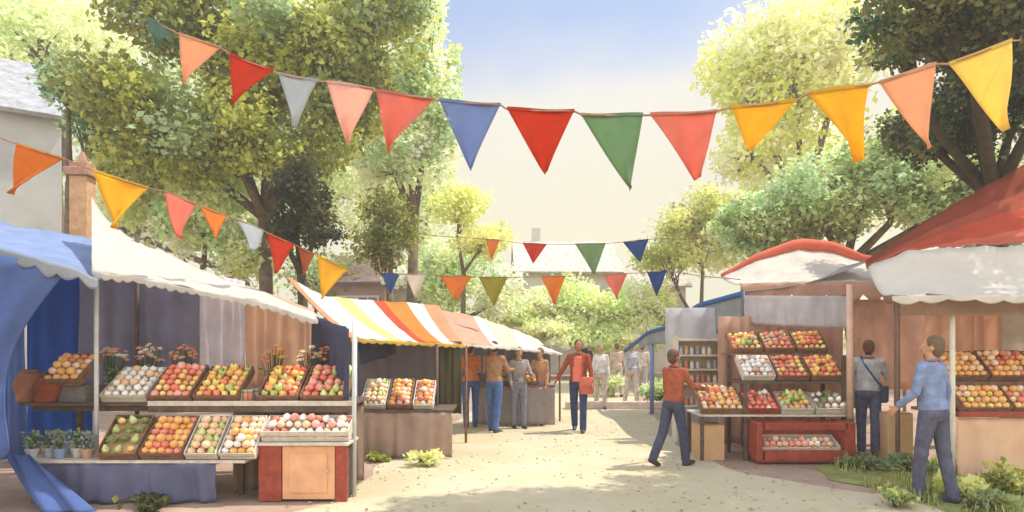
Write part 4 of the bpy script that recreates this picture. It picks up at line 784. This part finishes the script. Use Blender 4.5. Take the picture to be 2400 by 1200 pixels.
q = thing('cardboard_box', (px_(2108, 9.2), 9.3, 0), R(-8), 'tall tan cardboard box on the ground between the two men at the right', 'box')
MB().box((0, 0, .33), (.34, .32, .66)).build('body', mat((224, 184, 142), 1.0, .9, .1, 5), q, bevel=.004); MB().box((-.085, -.01, .667), (.165, .31, .008)).box((.085, -.01, .672), (.165, .31, .008)).build('flap', mat((206, 166, 128), 1.0, .9, .1, 5), q)

# ------------------------------------------------------------------ verge planting
mb = MB(); cols = []; g = random.Random(77)
for i in range(15000):
    x = g.uniform(3.6, 9.0); y = g.uniform(5.6, 9.1)
    if noise.noise(Vector((x*1.3, y*1.3, 0))) < -.08 or x < 4.1+abs(y-7.4)*.2: continue
    h = g.uniform(.04, .17); a = g.uniform(0, 6.28); dx, dy = math.cos(a)*.008, math.sin(a)*.008; lx, ly = g.uniform(-.04, .04), g.uniform(-.04, .04)
    mb.add([(x-dx, y-dy, 0), (x+dx, y+dy, 0), (x+dx*.3+lx, y+dy*.3+ly, h), (x-dx*.3+lx, y-dy*.3+ly, h)], [(0, 1, 2, 3)]); cols.append(lin(g.choice(((156, 160, 90), (184, 190, 112), (130, 134, 72), (206, 212, 150))), 1.0))
tag(crown_obj(mb, cols, None, 'grass'), 'rough olive green grass on the verge at the lower right', 'grass', kind='stuff')
def bush(x, y, r, h, palette, label, n=900, seed=0, size=.07, k=.8):
    t = thing('shrub', (x, y, 0), 0, label, 'shrub'); mb = MB(); cols = []
    cs = leaves(mb, cols, Vector((0, 0, h*.55)), (r, r, h*.5), n, size, palette, k, seed, 12, -.2); crown_obj(mb, cols, t, 'foliage')
    s = MB()
    for c in cs: s.tube([(0, 0, 0), (c.x*.4, c.y*.4, c.z*.5), tuple(c)], [.014, .009, .004], 5)
    s.build('stem', DARKBARK, t); return t
bush(px_(2250, 6.9), 6.9, .26, .26, YELLOW, 'bright yellow-green shrub at the lower right behind the shoes of the man in blue', 1300, 1)
bush(px_(2090, 6.6), 6.55, .20, .20, MIX+YELLOW[:2], 'low mixed green shrub left of the shoes of the man in blue', 900, 2)
bush(px_(2380, 6.9), 6.9, .40, .34, OLIVE+YELLOW[:2]+SAGE[:1], 'olive green shrub at the lower right corner in front of the peach skirt', 1800, 3, k=.65)
bush(px_(2130, 8.3), 8.3, .30, .22, SAGE+OLIVE[:2], 'grey-green shrub beside the tall tan box', 900, 4, k=.65)
bush(px_(2320, 6.4), 6.35, .30, .16, MIX+DARK[:1], 'low grey-green shrub in the bottom right corner', 900, 5, k=.65)
bush(px_(2010, 8.6), 8.5, .30, .20, MIX, 'small grey-green shrub at the foot of the pink post', 900, 6, k=.65)
bush(px_(1010, 9.0), 8.75, .28, .20, YELLOW, 'pale yellow-green shrub at the corner of the striped stall by the lane', 900, 7)
bush(px_(870, 8.6), 9.05, .16, .12, OLIVE, 'tiny olive shrub at the foot of the striped stall', 400, 8)
bush(px_(350, 6.4), 6.45, .30, .14, DARK+OLIVE[:1], 'low olive weeds in front of the slate skirt at the bottom left', 700, 9, k=.7)
bush(px_(1500, 20), 17.5, .8, .75, SAGE+TEAL[:1], 'sage green shrub under the tip of the blue trim, far down the lane', 2200, 10, size=.12)
bush(px_(1420, 20), 20, .9, .9, PALE, 'grey-green shrub behind the far strollers', 2200, 12, size=.12)
# low pale kerb wall across the far lane
mb = MB().box((2.6, 16.2, .09), (2.5, .25, .18)); o = mb.build('kerb', mat((222, 200, 186), .85, .9, .15, 5, bump=.3), bevel=.02); tag(o, 'low pinkish kerb stones across the far end of the lane', 'kerb')

# ------------------------------------------------------------------ people
SKIN = mat((206, 150, 118), .85, .6, .08, 20); SKIN2 = mat((176, 118, 90), .85, .6, .08, 20)
EYEW = mat((236, 234, 228), .8, .3, 0.01, 5); EYED = mat((50, 40, 36), .8, .3, .05, 5); LIPS = mat((176, 98, 86), .8, .6, .05, 10)
def arm_dirs(side, sw, ab, el, inn=0.0):
    """sw: swing forward, ab: away from the body, el: elbow bend (deg), inn: forearm turned inwards"""
    s, a, e = R(sw), R(ab), R(sw+el)
    up = Vector((side*math.sin(a), math.sin(s)*math.cos(a), -math.cos(s)*math.cos(a)))
    fo = Vector((side*(math.sin(a)*.6-math.sin(R(inn))), math.sin(e), -math.cos(e))).normalized(); return up, fo
def hand(mb, wr, d_, side, curl=35, back=Vector((0, 0, 1))):
    """palm, four unequal fingers with two bends and a thumb from the side of the palm"""
    d_ = d_.normalized(); th = Vector((-side, 0, 0)); th = (th-d_*th.dot(d_)); th = th.normalized() if th.length > .2 else d_.orthogonal().normalized()
    # the palm faces the body: fingers fan front to back, thumb on the front edge
    nrm = th; fan = d_.cross(nrm).normalized()
    if fan.y < 0 and abs(fan.y) > .2: fan = -fan
    if abs(fan.y) <= .2 and fan.z < 0: fan = -fan
    pc = wr+d_*.045
    for q in (-.026, -.009, .009, .026): mb.cap(wr+fan*q*.6, wr+d_*.085+fan*q, .014, .012, 8)
    mb.ell(pc, (.02, .02, .02), nu=8, nv=6)
    for q, L in ((-.030, .062), (-.010, .076), (.011, .080), (.031, .072)):
        a = wr+d_*.088+fan*q; c1, c2 = R(curl), R(curl*2)
        b = a+(d_*math.cos(c1*.6)+nrm*math.sin(c1*.6)+fan*q*2).normalized()*L*.55; c = b+(d_*math.cos(c2*.8)+nrm*math.sin(c2*.8)).normalized()*L*.5
        mb.cap(a, b, .0095, .0085, 8); mb.cap(b, c, .0085, .0072, 8)
    a = wr+d_*.03+fan*.028; b = a+(d_*.7+fan*.7+nrm*.3).normalized()*.04; c = b+(d_*.9+fan*.2+nrm*.4).normalized()*.032
    mb.cap(a, b, .0125, .011, 8); mb.cap(b, c, .0105, .0085, 8)
def person(x, y, face, H, label, shirt, pants, hair, skin=SKIN, legs=((0, 0), (0, 0)), arms=((5, 8, 15, 0), (5, 8, 15, 0)), lean=0, head=(0, 0), sleeve=1.0, female=False, skirt=None, hairstyle='short', group=None, shoe=(70, 64, 66), hold=35, open_jacket=None, vox=.0095):
    """face: heading in degrees (0 = away from the camera, 90 = towards -x). legs: (hip swing, knee bend) left, right. arms the same order"""
    s = H/1.75; t = thing('person', (x, y, 0), R(face), label, 'person', group)
    hw = .088 if not female else .095; sh = .175 if not female else .155
    J = {}
    for sd, nm, (a, k) in ((-1, 'L', legs[0]), (1, 'R', legs[1])):
        hip = Vector((sd*hw, 0, 0)); kn = hip+Vector((sd*.01, math.sin(R(a))*.43, -math.cos(R(a))*.43)); an = kn+Vector((0, math.sin(R(a-k))*.41, -math.cos(R(a-k))*.41)); J[nm] = [hip, kn, an, a-k]
    low = min(J['L'][2].z, J['R'][2].z); hz = .085-low
    Lr = Matrix.Rotation(-R(lean), 3, 'X')
    def T(v): return (Lr @ Vector(v))+Vector((0, 0, hz))          # torso space: z measured from the hip joints
    P = {k: [v[0]+Vector((0, 0, hz)), v[1]+Vector((0, 0, hz)), v[2]+Vector((0, 0, hz)), v[3]] for k, v in J.items()}
    arm = {}
    for sd, nm, (sw, ab, el, inn) in ((-1, 'L', arms[0]), (1, 'R', arms[1])):
        S = T((sd*sh, 0, .50)); u, f = arm_dirs(sd, sw, ab, el, inn); E = S+u*.285; W = E+f*.25; arm[nm] = (S, E, W, f, sd)
    # ---- body: one continuous surface
    b = MB()
    def tl(secs, mb, grow=0.0):
        k0 = len(mb.v); mb.loft([((cx, cy, cz), rx+grow, ry+grow) for cz, cx, cy, rx, ry in secs], 18)
        for i in range(k0, len(mb.v)): mb.v[i] = T(mb.v[i])
    wst = .125 if not female else .112; hp = .155 if not female else .165; chd = .105
    torso = [(-.06, 0, 0, hp*.75, .09), (.0, 0, -.005, hp, .112), (.08, 0, -.005, hp*.93, .108), (.18, 0, 0, wst+.012, .092), (.27, 0, .004, wst+.022, .098), (.38, 0, .008, sh*.90, chd+(.012 if female else 0)), (.46, 0, .0, sh*.93, .094), (.515, 0, -.006, sh*.70, .075), (.545, 0, -.008, .07, .055)]
    tl(torso, b, -.012)
    b.cap(T((0, -.012, .49)), T((0, .008, .625)), .056, .050, 12)
    nod, turn = head; Hm = Matrix.Rotation(R(turn), 3, 'Z') @ Matrix.Rotation(-R(nod), 3, 'X'); nk = T((0, .006, .60))
    def HP(v): return nk+Hm @ Vector(v)
    Hr = Hm
    b.ell(HP((0, .0, .115)), (.074, .092, .100), Hr, 20, 14); b.ell(HP((0, .028, .055)), (.052, .062, .060), Hr, 16, 10); b.ell(HP((0, .072, .018)), (.020, .016, .016), Hr, 10, 8)
    b.cap(HP((0, .088, .105)), HP((0, .108, .070)), .009, .014, 8)                # nose
    b.ell(HP((0, .080, .128)), (.050, .014, .010), Hr, 12, 8)                      # brow
    b.ell(HP((0, .085, .040)), (.022, .010, .009), Hr, 10, 6)                      # mouth
    for sd in (-1, 1): b.ell(HP((sd*.076, -.008, .085)), (.010, .020, .031), Hr, 10, 8)
    for k in 'LR':
        S, E, W, f, sd = arm[k]; b.cap(T((sd*sh*.6, 0, .470)), S+Vector((-sd*.012, 0, -.012)), .038, .040); b.cap(S+Vector((-sd*.008, 0, -.01)), E, .041, .035); b.cap(E, E.lerp(W, .4), .039, .037); b.cap(E.lerp(W, .35), W, .037, .025); b.cap(W-f*.02, W+f*.03, .026, .022, 10); hand(b, W, f, sd, hold)
        h_, kn, an, fa = P[k]; b.cap(h_, kn, .078, .050); b.cap(kn, kn.lerp(an, .35), .051, .050); b.cap(kn.lerp(an, .3), an, .048, .030)
        fd = Vector((0, math.cos(R(fa*.8)), math.sin(R(fa*.8)))); b.cap(an+Vector((0, -.02, -.04)), an+fd*.11+Vector((0, 0, -.048)), .026, .020)
    b.v = [v*s for v in b.v]; remesh(b, 'body', skin, t, vox, 3)
    for sd in (-1, 1):
        e = MB().ell(HP((sd*.031, .082, .100))*s, (.013*s, .009*s, .009*s), Hr, 10, 7).build('eye', EYEW, t, smooth=True); MB().ell(HP((sd*.031, .0895, .100))*s, (.006*s, .004*s, .006*s), Hr, 8, 6).build('pupil', EYED, e, smooth=True)
    MB().ell(HP((0, .0945, .040))*s, (.019*s, .004*s, .006*s), Hr, 10, 6).build('lips', LIPS, t, smooth=True)
    # ---- hair
    hm = mat(hair, .8, .6, .3, 50, bump=.5, bscale=120); h = MB()
    h.ell(HP((0, -.014, .128)), (.083, .096, .098), Hr, 20, 12); h.ell(HP((0, -.045, .085)), (.074, .066, .085), Hr, 16, 10)
    if hairstyle == 'long': h.cap(HP((0, -.06, .09)), HP((0, -.075, -.08)), .075, .05); h.cap(HP((-.06, -.02, .08)), HP((-.07, -.04, -.07)), .03, .02); h.cap(HP((.06, -.02, .08)), HP((.07, -.04, -.07)), .03, .02)
    if hairstyle == 'bun': h.ell(HP((0, -.11, .16)), (.045, .04, .045), Hr)
    h.v = [v*s for v in h.v]
    # keep the face free: flatten anything in front of the hairline
    o = remesh(h, 'hair', hm, t, .009, 2)
    fr = HP((0, .055, 0))*s; fn_ = (Hm @ Vector((0, 1, -.25))).normalized()
    for v in o.data.vertices:
        dd = (v.co-fr).dot(fn_)
        if dd > 0: v.co -= fn_*dd
    # ---- trousers or skirt
    m = MB(); tl([(-.07, 0, 0, hp*.85, .10), (-.01, 0, -.006, hp+.004, .122), (.06, 0, -.004, hp, .118), (.11, 0, 0, hp*.94, .108)], m, .004)
    if skirt:
        n = 30; secs = []
        for i in range(9): v = i/8; secs.append(((0, 0, hz+.08-v*.55), (hp+.012+v*.08), (.118+v*.09)))
        m.loft(list(reversed(secs)), n)
    else:
        for k in 'LR':
            h_, kn, an, fa = P[k]; m.cap(h_+Vector((0, 0, -.01)), kn, .094, .069); m.cap(kn, an.lerp(kn, .04), .069, .062)
            m.cap(kn.lerp(an, .9), an+Vector((0, 0, -.012)), .062, .060); m.ell(kn+Vector((0, -.02, .0)), (.066, .06, .05))
    for i, v in enumerate(m.v): m.v[i] = (v+Vector((noise.noise(v*9)*.012, noise.noise(v*9+Vector((3, 1, 4)))*.012, 0)))*s
    remesh(m, 'skirt' if skirt else 'trousers', cloth(skirt or pants, .85, .03, var=.22, scale=12), t, .012, 2)
    bl = MB(); tl([(.085, 0, 0, hp*.965, .113), (.115, 0, 0, hp*.945, .110)], bl, .010); bl.v = [v*s for v in bl.v]; bl.build('belt', mat((70, 56, 48), .8, .5), t, smooth=True)
    # ---- shirt
    m = MB(); tl([(z_, a_, c_, rx_, ry_) for z_, a_, c_, rx_, ry_ in torso if z_ > .0][:-1], m, .012); tl([(.04, 0, -.004, hp*1.0, .118), (.12, 0, 0, hp*.96, .112)], m, .014)
    for k in 'LR':
        S, E, W, f, sd = arm[k]; m.cap(T((sd*sh*.5, 0, .484)), S+Vector((-sd*.012, 0, -.008)), .060, .060)
        if sleeve >= 1: m.cap(S+Vector((-sd*.008, 0, -.006)), E, .056, .047); m.cap(E, E.lerp(W, .88), .048, .038)
        else: m.cap(S, S.lerp(E, sleeve), .064, .06)
    for i, v in enumerate(m.v): m.v[i] = (v+Vector((noise.noise(v*8)*.014, noise.noise(v*8+Vector((7, 1, 4)))*.014, noise.noise(v*7)*.006)))*s
    remesh(m, 'shirt', cloth(shirt, .85, .03, var=.22, scale=10), t, .012, 2)
    if open_jacket:
        zs = [q[0] for q in torso[1:8]]
        def jf(u, v):
            z = .03+.47*(1-v); i = max(i_ for i_ in range(len(zs)) if zs[i_] <= z); i = min(i, len(zs)-2); f = (z-zs[i])/(zs[i+1]-zs[i]); a_, b_ = torso[1+i], torso[2+i]
            rx = a_[3]+(b_[3]-a_[3])*f+.026; ry = a_[4]+(b_[4]-a_[4])*f+.026; th = R(90+(u-.5)*(70 if z < .3 else 46)); return T((math.cos(th)*rx, math.sin(th)*ry, z))*s
        jm = MB().sheet(jf, 10, 16, -.006); jm.build('shirt_front', cloth(open_jacket, .95, 0, var=.15), t, smooth=True)
    c_ = MB(); k0 = 0; pts = [T((math.cos(a*.5236)*.068, -.008+math.sin(a*.5236)*.062, .548+.014*-math.sin(a*.5236)))*s for a in range(13)]; c_.tube(pts, .014*s, 7, cap=False); c_.build('collar', cloth(tuple(int(q*.85) for q in shirt), .85, 0), t, smooth=True)
    # ---- shoes
    for k in 'LR':
        h_, kn, an, fa = P[k]; pitch = R(fa*.8); M = Matrix.Rotation(pitch, 3, 'X'); sm = MB()
        def sp(v, an=an, M=M): return (an+M @ Vector(v))*s
        sm.cap(sp((0, -.035, -.045)), sp((0, .04, -.045)), .042*s, .044*s); sm.cap(sp((0, .04, -.05)), sp((0, .150, -.055)), .044*s, .032*s); sm.cap(sp((0, -.01, .0)), sp((0, -.01, -.04)), .044*s, .044*s)
        remesh(sm, 'shoe', mat(shoe, .8, .5, .1, 10), t, .010, 2)
    t['_s'] = s
    del t['_s']; return t, T, s, arm
def shoulder_bag(t, T, s, side, c, label, cloth_c=None, low=.02):
    """strap from one shoulder across to the other hip, bag on the hip"""
    b = thing('shoulder_bag', t.location, t.rotation_euler.z, label, 'bag'); m = MB(); n = 30; pts = []
    for i in range(n):
        a = 2*math.pi*i/n; u = (1+math.cos(a))/2          # 1 at shoulder, 0 at hip
        z = low+.08+u*.43; x = -side*(.10 if u > .5 else .10)+0; x = side*(-.19*math.cos(a)) if False else side*(-(.10)*(u)+.185*(1-u)); yy = math.sin(a)*(.128+.0*u)
        if u > .92: x = -side*.10
        pts.append(T((x, yy, z+.03*(u > .9)))*s)
    pts.append(pts[0]); m.tube(pts, .013*s, 6, cap=False); m.build('strap', cloth(c, .9, 0), b, smooth=True)
    m = MB(); M = Matrix.Rotation(0, 3, 'Z'); m.box(T((side*.215, -.01, low-.02))*s, (.09*s, .26*s, .24*s)); m.build('pouch', cloth(cloth_c or c, .85, .03, var=.2), b, bevel=.02)
    return b
def foot(px, py):
    Y = CH*F/(py-HZ); return px_(px, Y), Y
# couple by the pale pink awning
x, y = foot(1103, 1002); person(x, y, 12, 1.68, 'woman with auburn hair in an orange-brown top and jeans, left one of the standing couple', (220, 132, 84), (84, 114, 172), (112, 66, 48), female=True, hairstyle='bun', arms=((12, 10, 50, 10), (20, 10, 60, 20)), legs=((-6, 2), (8, 8)), sleeve=.5, head=(-5, -30))
x, y = foot(1158, 1012); p1 = person(x, y, -25, 1.72, 'person in a brown jacket and faded jeans, right one of the standing couple', (186, 142, 112), (92, 120, 176), (120, 70, 52), arms=((10, 10, 40, 10), (30, 12, 60, 10)), legs=((8, 6), (-7, 4)), head=(-8, 25), hairstyle='short')
# people at the far stall
x, y = foot(1216, 1004); person(x, y, 200, 1.6, 'person in grey standing at the far stall beneath the pale pink awning', (160, 148, 146), (140, 136, 150), (110, 92, 78), arms=((25, 10, 60, 15), (10, 10, 30, 0)), legs=((3, 2), (-3, 2)), vox=.013)
x, y = foot(1266, 996); person(x, y, 150, 1.58, 'person in a tan top and grey skirt between far stall and man in red', (200, 150, 110), (150, 150, 160), (130, 96, 76), female=True, skirt=(150, 146, 156), arms=((5, 8, 15, 0), (25, 10, 70, 15)), legs=((3, 2), (-3, 2)), vox=.013)
# man in red in the middle of the lane
x, y = foot(1356, 1012); p2 = person(x, y, 168, 1.76, 'man in a dark red jacket walking in the middle of the lane', (164, 80, 58), (68, 78, 116), (82, 84, 56), skin=SKIN2, open_jacket=(222, 118, 98), arms=((8, 12, 20, 0), (14, 24, 26, -8)), legs=((14, 10), (-13, 10)), head=(0, 15))
pb = thing('shopping_bag', (x+.13, y-.17, 0), R(168), 'soft coral cloth bag carried at the hip by the man in red', 'bag')
m = MB(); m.loft([((0, 0, .72), .09, .05), ((0, 0, .73), .13, .06), ((0, 0, .90), .14, .065), ((0, 0, 1.02), .12, .05), ((0, 0, 1.04), .11, .03)], 18); m.build('pouch', cloth((222, 118, 98), .9, .1, var=.2), pb, smooth=True)
MB().tube([(-.09, 0, 1.02), (-.10, .03, 1.2), (-.05, .10, 1.42), (0, .12, 1.46), (.05, .10, 1.36), (.09, 0, 1.02)], .012, 6).build('strap', cloth((190, 96, 76), .9, 0), pb, smooth=True)
# striding man in rust at the lane end of the right stall
x, y = foot(1578, 1092); person(x, y, -58, 1.62, 'man in a rust shirt and slate trousers striding and reaching to the right stall', (176, 96, 70), (82, 84, 106), (104, 74, 56), skin=SKIN2, arms=((14, 12, 20, 0), (34, 6, 46, 5)), legs=((-15, 14), (13, 4)), lean=3, head=(-10, -5), sleeve=1.0)
# man in grey with blue strap
x, y = foot(2035, 1066); gt, gT, gs, ga = person(x, y, -35, 1.74, 'man in a grey shirt and dark trousers with a blue strap across his back', (206, 206, 212), (104, 106, 136), (122, 84, 66), skin=SKIN2, arms=((20, 12, 60, 10), (25, 12, 70, 15)), legs=((7, 4), (-6, 3)), lean=3, head=(-15, 10), hold=45)
shoulder_bag(gt, gT, gs, 1, (60, 92, 150), 'blue shoulder bag worn by the man in grey', (74, 82, 110))
# tall man in blue, nearest
x, y = foot(2188, 1176); person(x, y, 28, 1.78, 'nearest man in a soft blue shirt and slate trousers beside the cream post', (136, 152, 192), (98, 98, 120), (118, 96, 74), skin=SKIN, arms=((8, 12, 40, 8), (-4, 12, 14, 0)), legs=((10, 6), (-7, 5)), lean=2, head=(-10, 20), shoe=(76, 78, 100))
# far strollers
for i, (px, py, c, c2, lb, fc) in enumerate(((1408, 958, (234, 228, 220), (214, 196, 184), 'far stroller all in off-white, just right of the man in red', 175), (1446, 930, (214, 186, 172), (204, 184, 174), 'far stroller in a pink top and beige trousers', 10), (1480, 948, (196, 196, 200), (222, 208, 196), 'far stroller in a light grey top by the blue post', 200), (1506, 926, (226, 214, 196), (190, 182, 186), 'far stroller in cream, closest to the blue post', -20))):
    x, y = foot(px, py); person(x, y, fc, 1.64+.03*(i % 3), lb, c, c2, ((150, 130, 116), (120, 100, 86), (140, 124, 100), (110, 96, 90))[i], legs=((10, 6), (-10, 5)), female=i % 2 == 0, vox=.015)

# ------------------------------------------------------------------ air
hz = MB().box((0, 40, 9), (200, 136, 20)); o = hz.build('haze', None); o.data.materials.clear()
hm_ = bpy.data.materials.new('air'); hm_.use_nodes = True; t_ = hm_.node_tree; t_.nodes.remove(t_.nodes['Principled BSDF'])
pv = t_.nodes.new('ShaderNodeVolumePrincipled'); pv.inputs['Density'].default_value = 0.0038; pv.inputs['Color'].default_value = (1, .97, .90, 1); pv.inputs['Anisotropy'].default_value = .25
t_.links.new(pv.outputs[0], t_.nodes['Material Output'].inputs['Volume']); o.data.materials.append(hm_); tag(o, 'thin warm summer haze over the market', 'haze', kind='stuff')
# ------------------------------------------------------------------ small things on the ground
g = random.Random(4); mb = MB(); peb = [mat((222, 208, 182), .6), mat((200, 188, 168), .6), mat((232, 222, 200), .6)]
for i in range(700):
    x = g.uniform(-2.2, 3.6); y = 5.8+9*g.random()**1.7; r_ = g.uniform(.005, .018)
    mb.ell((x, y, .004+r_*.3), (r_*g.uniform(.8, 1.5), r_, r_*.6), nu=6, nv=4, mi=g.randrange(3))
tag(mb.build('gravel', peb), 'loose pale pebbles scattered over the cream path', 'gravel', kind='stuff')
mb = MB(); cols = []
for i in range(260):
    x = g.uniform(-2.4, 4.6); y = 5.8+8*g.random()**1.4
    if -.9 < x < 1.6 and g.random() < .75: continue
    s_ = g.uniform(.03, .07); a = g.uniform(0, 6.28); u = Vector((math.cos(a), math.sin(a), .15)); v = Vector((-math.sin(a), math.cos(a), .1)); p = Vector((x, y, .014))
    mb.add([p, p+u*s_*.5+v*s_*.3, p+u*s_, p+u*s_*.5-v*s_*.3+Vector((0, 0, .012))], [(0, 1, 2, 3)]); cols.append(lin(g.choice(((170, 150, 80), (150, 156, 90), (190, 140, 90), (200, 190, 120))), .7))
tag(crown_obj(mb, cols, None, 'fallen_leaves'), 'dry fallen leaves lying along both sides of the path', 'leaves', kind='stuff')
